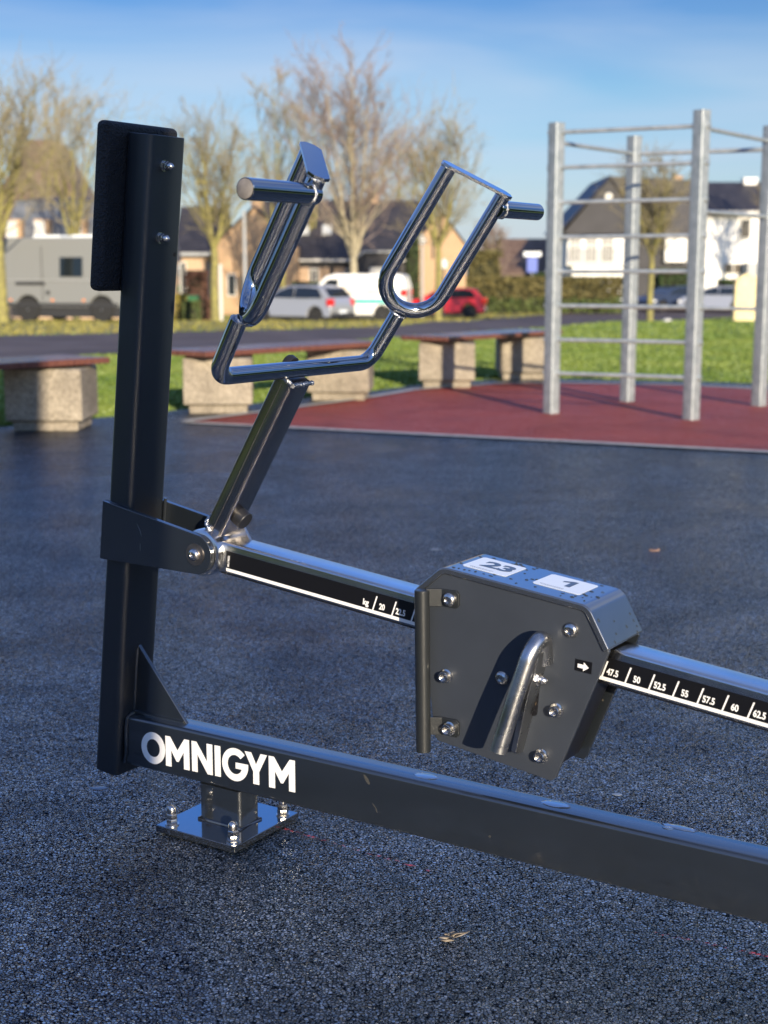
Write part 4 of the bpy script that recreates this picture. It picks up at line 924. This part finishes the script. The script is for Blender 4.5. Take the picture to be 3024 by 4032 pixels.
def HX(xd): return wx(xd,YF)-wx(1590,YF)
w_,rf=gable_house(t,HX(1516),HX(1720),0,8,FZ(462),FZ(393),M['render_white'],M['tile_dark'],'x',.35)
b=MB(); b.box(HX(1512),HX(1725),-.48,-.36,FZ(463),FZ(456)); b.build('gutter',M['trim'],t)
window(t,HX(1591),HX(1614),FZ(515),FZ(472),-.06,bars=0); window(t,HX(1560),HX(1600),FZ(592),FZ(568),-.06,bars=1)
chimney(rf,HX(1640),4,FZ(400),FZ(380),M['render_white'],.45)
b=MB(); b.box(HX(1602),HX(1650),-1.2,-.1,0,FZ(568)); b.build('porch',M['trim_grey'],t)
# distant tree line to close the horizon
def farwood(x0,x1,y,h,seed,label):
    rr=random.Random(seed); b=MB(); n=1500
    for i in range(n):
        p=V(rr.uniform(x0,x1),y+rr.uniform(-5,5),G+h*rr.random()**1.3); a=V(rr.gauss(0,1),rr.gauss(0,1),rr.gauss(0,1)).normalized(); x_,y_,_=frame(a); l_=rr.uniform(.5,1.3)
        b.bm.faces.new([b.bm.verts.new(q_) for q_ in (p-x_*l_,p-y_*l_*.6,p+x_*l_,p+y_*l_*.6)])
    o=b.build('far_wood',M['twig_b'],recalc=False,smooth=180); tag(o,label,'woodland',None,'stuff')
farwood(-60,90,150,4.5,5,'low hazy brown woodland on the horizon behind the houses')
# ------------------------------------------------------------------ street furniture
def pole(name,label,cat,xd,Y,h,r,m_,head=None):
    t=thing(name,label,cat,(wx(xd,Y),Y,zt(Y)))
    MB().cyl(V(0,0,-.05),V(0,0,h),r,14,r*.8).build('pole',m_,t,smooth=60)
    if head=='lamp':
        MB().lathe(V(0,0,h),Z_,[(.06,0),(.16,.05),(.19,.35),(.14,.42),(.03,.5)],16).build('lamp_head',M['lamp_clear'],t)
    return t
pole('marker_post','thick white marker post before the sandy gable','post',478,58,2.35,.085,M['trim'])
pole('lamp_post','tall grey lamp column before the sandy gable','lamp post',531,60,4.6,.085,M['trim_grey'])
pole('street_lamp','short street lamp with pale lantern inside the right handle','street lamp',912,71,3.6,.07,M['trim_grey'],'lamp')
pole('street_lamp','dark bollard lamp standing near the sandy wall','street lamp',958,71,2.4,.05,M['plastic'],'lamp')
t=thing('traffic_sign','blue traffic sign with a white plate on a pole near the brown-roofed house','sign',(wx(1148,90),90,G))
MB().cyl(V(0,0,0),V(0,0,wz(545,90)-G),.04,10).build('pole',M['trim_grey'],t)
b=MB(); b.box(-.33,.33,-.07,-.03,wz(588,90)-G,wz(556,90)-G); b.build('sign_plate',M['blue_sign'],t)
b=MB(); b.box(-.55,.55,-.07,-.03,wz(554,90)-G,wz(544,90)-G); b.build('sign_plate',M['label'],t)
t=thing('wheelie_bin','green wheelie bin by the bushes right of the post','bin',(wx(414,60),60,zt(60)))
b=MB(); b.loft([[V(-.24,-.28,.08),V(.24,-.28,.08),V(.24,.28,.08),V(-.24,.28,.08)],[V(-.3,-.36,.98),V(.3,-.36,.98),V(.3,.36,.98),V(-.3,.36,.98)]]); b.build('body',M['green_bin'],t,bevel=.03)
b=MB(); b.loft([[V(-.32,-.4,.98),V(.32,-.4,.98),V(.32,.4,.98),V(-.32,.4,.98)],[V(-.28,-.3,1.08),V(.28,-.3,1.08),V(.28,.36,1.1),V(-.28,.36,1.1)]]); b.build('lid',M['green_bin'],t,bevel=.02)
MB().cyl(V(-.28,.3,.1),V(.28,.3,.1),.1,16).build('wheel_pair',M['tyre'],t)
YS=62; t=thing('standing_stone','pale yellow round-topped stone slab standing on the lawn at the right edge','stone',(wx(1611,YS),YS,zt(YS)))
hw_=(wx(1638,YS)-wx(1584,YS))/2; zs=wz(587,YS)-zt(YS); zb_=max(0,wz(680,YS)-zt(YS)); b=MB()
b.prism([(-hw_*1.05,-.1),(hw_*1.05,-.1),(hw_,zs*.86)]+arcpts((0,zs*.70),hw_*1.0,22,158,10)+[(-hw_,zs*.86)],V(0,-.2,0),X_,Z_,V(0,.4,0)); b.build('slab',M['sand'],t,bevel=.05,seg=3)
small=MB().lathe(V(0,0,0),Z_,[(.14,0),(.15,.05),(.10,.10),(0,.11)],12).build('field_stone',M['trim']); small.location=(wx(1440,45),45,zt(45)-.02); tag(small,'small white stone on the lawn edge near the parked cars','stone')
# ------------------------------------------------------------------ vehicles
def car(name,label,X,Y,rz,prof,belt,W,paint_m,wheels,wr,side_win,front_g,rear_g,cat='car',tumble=.16,group=None,tail=True,lh=None):
    t=thing(name,label,cat,(X,Y,zt(Y)+(.0)),rz,group)
    zmax=max(p[1] for p in prof)
    # body outline with wheel arches cut from the sill
    sill=min(p[1] for p in prof); ws=sorted(wheels); low=[]
    xr=prof[0][0]; xf=prof[-1][0]
    arches=[]
    for wx_ in ws: arches.append([(wx_+(wr+.06)*math.cos(R(a)),max(sill,wr+(wr+.06)*math.sin(R(a)))) for a in range(190,-11,-20)])
    low=[]
    for a in reversed(arches): low+=list(reversed(a))
    poly=prof+low
    b=MB(); 
    def inset(p,s): 
        k_=max(0,(p[1]-belt)/(zmax-belt)); return V(p[0],s*(W/2-tumble*k_),p[1])
    # loft in y: left side, right side
    b.loft([[inset(p,-1) for p in poly],[inset(p,1) for p in poly]])
    body=b.build('body',paint_m,t,smooth=30,bevel=.05,seg=3)
    for nm,pl in side_win:
        for s in (-1,1):
            g_=MB(); a=[inset(p,s)+V(0,s*.006,0) for p in pl]; g_.loft([a,[p+V(0,-s*.004,0) for p in a]]); g_.build('side_window',M['car_glass'],body)
    for (p0,p1),nm in ((front_g,'windscreen'),(rear_g,'rear_window')):
        if p0 is None: continue
        n_=V(p1[1]-p0[1],0,-(p1[0]-p0[0])).normalized(); c_=V((p0[0]+p1[0])/2,0,(p0[1]+p1[1])/2)
        if (c_-V(0,0,.6)).dot(n_)<0: n_=-n_
        a=[inset(p0,-1)+V(0,.09,0),inset(p0,1)-V(0,.09,0),inset(p1,1)-V(0,.09,0),inset(p1,-1)+V(0,.09,0)]
        a=[p+n_*.008 for p in a]; g_=MB(); g_.loft([a,[p-n_*.004 for p in a]]); g_.build(nm,M['car_glass'],body)
    for wx_ in ws:
        for s in (-1,1):
            o=V(wx_,s*(W/2-.20),wr); wl=MB(); wl.lathe(o,V(0,s,0),[(wr*.62,0),(wr*.95,0),(wr,.03),(wr,.17),(wr*.94,.20),(wr*.64,.20)],28); wh=wl.build('wheel',M['tyre'],t,smooth=40)
            rm=MB(); rm.lathe(o+V(0,s*.165,0),V(0,s,0),[(wr*.64,0),(wr*.62,.03),(wr*.3,.02),(wr*.1,.035),(0,.035)],24); rm.build('rim',M['rim'],wh,smooth=40)
    xr=min(p[0] for p in prof); xf=max(p[0] for p in prof)
    zl=lh or belt-.08
    for s in (-1,1):
        g_=MB(); g_.box(xr-.012,xr+.22,min(s*(W/2-.02),s*(W/2-.02)-s*.25),max(s*(W/2+.012),s*(W/2-.02)-s*.25),zl-.22,zl+.06)
        g_.build('tail_light',M['tail'],body,bevel=.03)
        g_=MB(); y0_,y1_=sorted((s*(W/2-.30),s*(W/2+.006))); g_.box(xf-.22,xf-.015,y0_,y1_,.55,.70); g_.build('headlight',M['lamp_clear'],body,bevel=.03)
    g_=MB(); g_.box(xr-.02,xr+.02,-.26,.26,.42,.54); g_.build('number_plate',M['label'],body)
    g_=MB(); g_.box(xr-.03,xr+.15,-W/2+.04,W/2-.04,sill-.02,sill+.16); g_.box(xf-.15,xf+.02,-W/2+.04,W/2-.04,sill-.02,sill+.12); g_.build('bumper',M['plastic'],body,bevel=.03)
    g_=MB(); g_.box(xr+.3,xf-.3,-W/2+.1,W/2-.1,.16,.5); g_.build('underbody',M['plastic'],t)
    return t
hatch=[(-1.98,.26),(-2.05,.45),(-2.04,.82),(-1.96,1.0),(-1.58,1.42),(-1.0,1.50),(.0,1.49),(.42,1.38),(1.15,1.0),(1.75,.88),(2.02,.70),(2.06,.45),(1.98,.26)]
hw1=[('a',[(-1.62,1.02),(-1.38,1.37),(-.95,1.42),(-.30,1.43),(-.30,1.02)]),('b',[(-.24,1.02),(-.24,1.43),(.02,1.42),(.38,1.31),(.95,1.03)])]
fg=((1.10,1.02),(.46,1.36)); rg_=((-1.92,1.04),(-1.62,1.38))
car('silver_car','silver hatchback parked on the verge under the left looped handle',wx(650,57),57,R(180-32),hatch,1.0,1.74,M['car_silver'],(-1.28,1.32),.31,hw1,fg,rg_)
car('red_car','red car parked by the hedge, behind the right looped handle',wx(962,72),72,R(180-8),hatch,1.0,1.78,M['car_red'],(-1.28,1.32),.33,hw1,fg,rg_)
car('small_silver_car','small silver car parked before the white house at the right',wx(1546,82),82,R(180-22),hatch,1.0,1.72,M['car_silver'],(-1.28,1.32),.31,hw1,fg,rg_)
car('dark_blue_car','dark blue car with pale headlight parked before the balcony house',wx(1448,84),84,R(180+30),hatch,1.0,1.76,M['car_blue'],(-1.28,1.32),.32,hw1,fg,rg_)
van=[(-2.35,.30),(-2.42,.5),(-2.40,1.5),(-2.28,1.92),(-2.1,2.0),(.6,2.0),(1.0,1.88),(1.62,1.22),(2.15,1.02),(2.35,.8),(2.38,.45),(2.3,.30)]
vt=car('white_van','white delivery van with a teal stripe parked behind the silver car',wx(762,60),60,R(180-10),van,1.15,1.85,M['car_white'],(-1.45,1.45),.33,[('a',[(.45,1.22),(.45,1.78),(.88,1.76),(1.38,1.24)])],((1.60,1.26),(1.04,1.85)),(None,None),'van',.12,lh=1.3)
b=MB(); 
for s in (-1,1): b.box(-2.2,1.6,*sorted((s*.928,s*.934)),.78,.95)
b.build('side_stripe',M['teal'],vt)
M['print']=varied('faded_print',(.62,.50,.36),(.74,.66,.52),8,.6)
for s in (-1,1):
    for x0_ in (-1.5,-.35):
        for r_ in range(2): b=MB(); b.box(x0_,x0_+.75,*sorted((s*.928,s*.934)),1.18+.2*r_,1.30+.2*r_); b.build('faded_print',M['print'],vt)
cam_=[(-2.45,.48),(-2.55,.7),(-2.56,2.0),(-2.50,2.55),(-2.38,2.64),(1.0,2.62),(1.3,2.45),(1.75,1.55),(2.15,1.30),(2.30,1.0),(2.32,.6),(2.22,.48)]
cv=car('camper_van','grey high-roofed camper van parked on the verge at the left',wx(193,45.5),45.5,R(-17),cam_,1.35,2.0,M['car_grey'],(-1.6,1.0),.39,[('w',[(-.42,1.42),(-.42,2.02),(.38,2.02),(.38,1.42)]),('d',[(1.15,1.45),(1.15,2.1),(1.3,2.08),(1.75,1.5)])],((1.73,1.62),(1.36,2.38)),(None,None),'camper van',.10,lh=1.2)
b=MB()
for x0_ in (-1.6,-.2): b.box(x0_,x0_+.95,-.5,.5,2.64,2.72)
b.build('roof_box',M['label'],cv)
b=MB()
for s in (-1,1):
    b.box(-2.0,-.95,*sorted((s*1.0,s*1.012)),1.16,1.26)
b.build('side_rail',M['plastic'],cv)
b=MB()
for s in (-1,1):
    for x0_ in (-2.25,-.75,.35): b.box(x0_,x0_+.1,*sorted((s*1.0,s*1.012)),.66,.72)
b.build('side_marker',mat('amber_marker',(.8,.25,.05),.3),cv)
b=MB()
for s in (-1,1): b.lathe(V(-.85,s*1.0,.92),V(0,s,0),[(.07,0),(.07,.012),(0,.014)],14)
b.build('filler_cap',M['plastic'],cv)
for s in (-1,1):
    for x0_ in (-1.05,.95):
        b=MB(); b.box(x0_,x0_+.018,*sorted((s*1.0,s*1.006)),.62,2.35); b.build('door_seam',M['plastic'],cv)
    b=MB(); b.box(-2.4,2.1,*sorted((s*1.0,s*1.010)),1.30,1.325); b.build('body_crease',M['trim_grey'],cv)
    b=MB(); b.box(-2.35,1.6,*sorted((s*.975,s*1.004)),.50,.60); b.build('side_sill',M['plastic'],cv)
# ------------------------------------------------------------------ sky, sun, camera
SUN_AZ=164.0; SUN_EL=13.8
w=bpy.data.worlds.new('World'); sc.world=w; w.use_nodes=True; nt=w.node_tree
bg=nt.nodes['Background']; sky=nt.nodes.new('ShaderNodeTexSky'); sky.sky_type='NISHITA'; sky.sun_disc=False
sky.sun_elevation=R(SUN_EL); sky.sun_rotation=R(SUN_AZ); sky.altitude=20; sky.air_density=1.0; sky.dust_density=.6; sky.ozone_density=1.6
tc=nt.nodes.new('ShaderNodeTexCoord')
sep=nt.nodes.new('ShaderNodeSeparateXYZ'); nt.links.new(tc.outputs['Generated'],sep.inputs[0])
tr_=nt.nodes.new('ShaderNodeValToRGB'); nt.links.new(sep.outputs['Z'],tr_.inputs['Fac'])
E_=tr_.color_ramp.elements
while len(E_)<5: E_.new(.5)
for e_,(p_,c_) in zip(E_,((0,(.80,.90,1.25)),(.05,(.74,.87,1.22)),(.125,(.60,.81,1.10)),(.185,(.37,.60,1.0)),(.33,(.52,1.16,2.45)))): e_.position=p_; e_.color=(*c_,1)
tm=nt.nodes.new('ShaderNodeMix'); tm.data_type='RGBA'; tm.blend_type='MULTIPLY'; tm.inputs['Factor'].default_value=1
nt.links.new(sky.outputs['Color'],tm.inputs['A']); nt.links.new(tr_.outputs['Color'],tm.inputs['B'])
mp=nt.nodes.new('ShaderNodeMapping'); mp.inputs['Scale'].default_value=(1.0,1.0,6.5); mp.inputs['Rotation'].default_value=(.10,.06,.4)
nt.links.new(tc.outputs['Generated'],mp.inputs['Vector'])
no=nt.nodes.new('ShaderNodeTexNoise'); no.inputs['Scale'].default_value=2.6; no.inputs['Detail'].default_value=5; no.inputs['Roughness'].default_value=.45; no.inputs['Distortion'].default_value=.5
nt.links.new(mp.outputs[0],no.inputs['Vector'])
cr=nt.nodes.new('ShaderNodeValToRGB'); cr.color_ramp.elements[0].position=.38; cr.color_ramp.elements[0].color=(0,0,0,1); cr.color_ramp.elements[1].position=.74; cr.color_ramp.elements[1].color=(.72,.72,.72,1)
nt.links.new(no.outputs['Fac'],cr.inputs['Fac'])
mx=nt.nodes.new('ShaderNodeMix'); mx.data_type='RGBA'; nt.links.new(cr.outputs['Color'],mx.inputs['Factor']); nt.links.new(tm.outputs['Result'],mx.inputs['A'])
mx.inputs['B'].default_value=(5.2,6.0,7.4,1)
nt.links.new(mx.outputs['Result'],bg.inputs['Color']); bg.inputs['Strength'].default_value=.055
sd=bpy.data.lights.new('sun','SUN'); sd.energy=3.7; sd.angle=R(.55); sd.color=(1.0,.86,.66)
so_=bpy.data.objects.new('sun',sd); COL.objects.link(so_)
dirv=V(-math.sin(R(16))*math.cos(R(SUN_EL)),math.cos(R(16))*math.cos(R(SUN_EL)),-math.sin(R(SUN_EL)))
so_.rotation_euler=dirv.to_track_quat('-Z','Y').to_euler()
cd=bpy.data.cameras.new('camera'); cam=bpy.data.objects.new('camera',cd); COL.objects.link(cam); sc.camera=cam
cam.location=(0,0,H); cam.rotation_euler=(R(90)-PITCH,0,0)
cd.sensor_fit='HORIZONTAL'; cd.sensor_width=36; cd.lens=FPX/3024*36; cd.clip_end=4000; cd.clip_start=.05
cd.dof.use_dof=True; cd.dof.focus_distance=2.45; cd.dof.aperture_fstop=cd.lens/10.0*1.0
vs=sc.view_settings; vs.view_transform='Standard'; vs.look='None'; vs.gamma=1; vs.use_curve_mapping=False; vs.exposure=1.1
sc.cycles.use_denoising=True; sc.cycles.max_bounces=6; sc.cycles.glossy_bounces=4; sc.cycles.diffuse_bounces=3; sc.cycles.sample_clamp_indirect=6
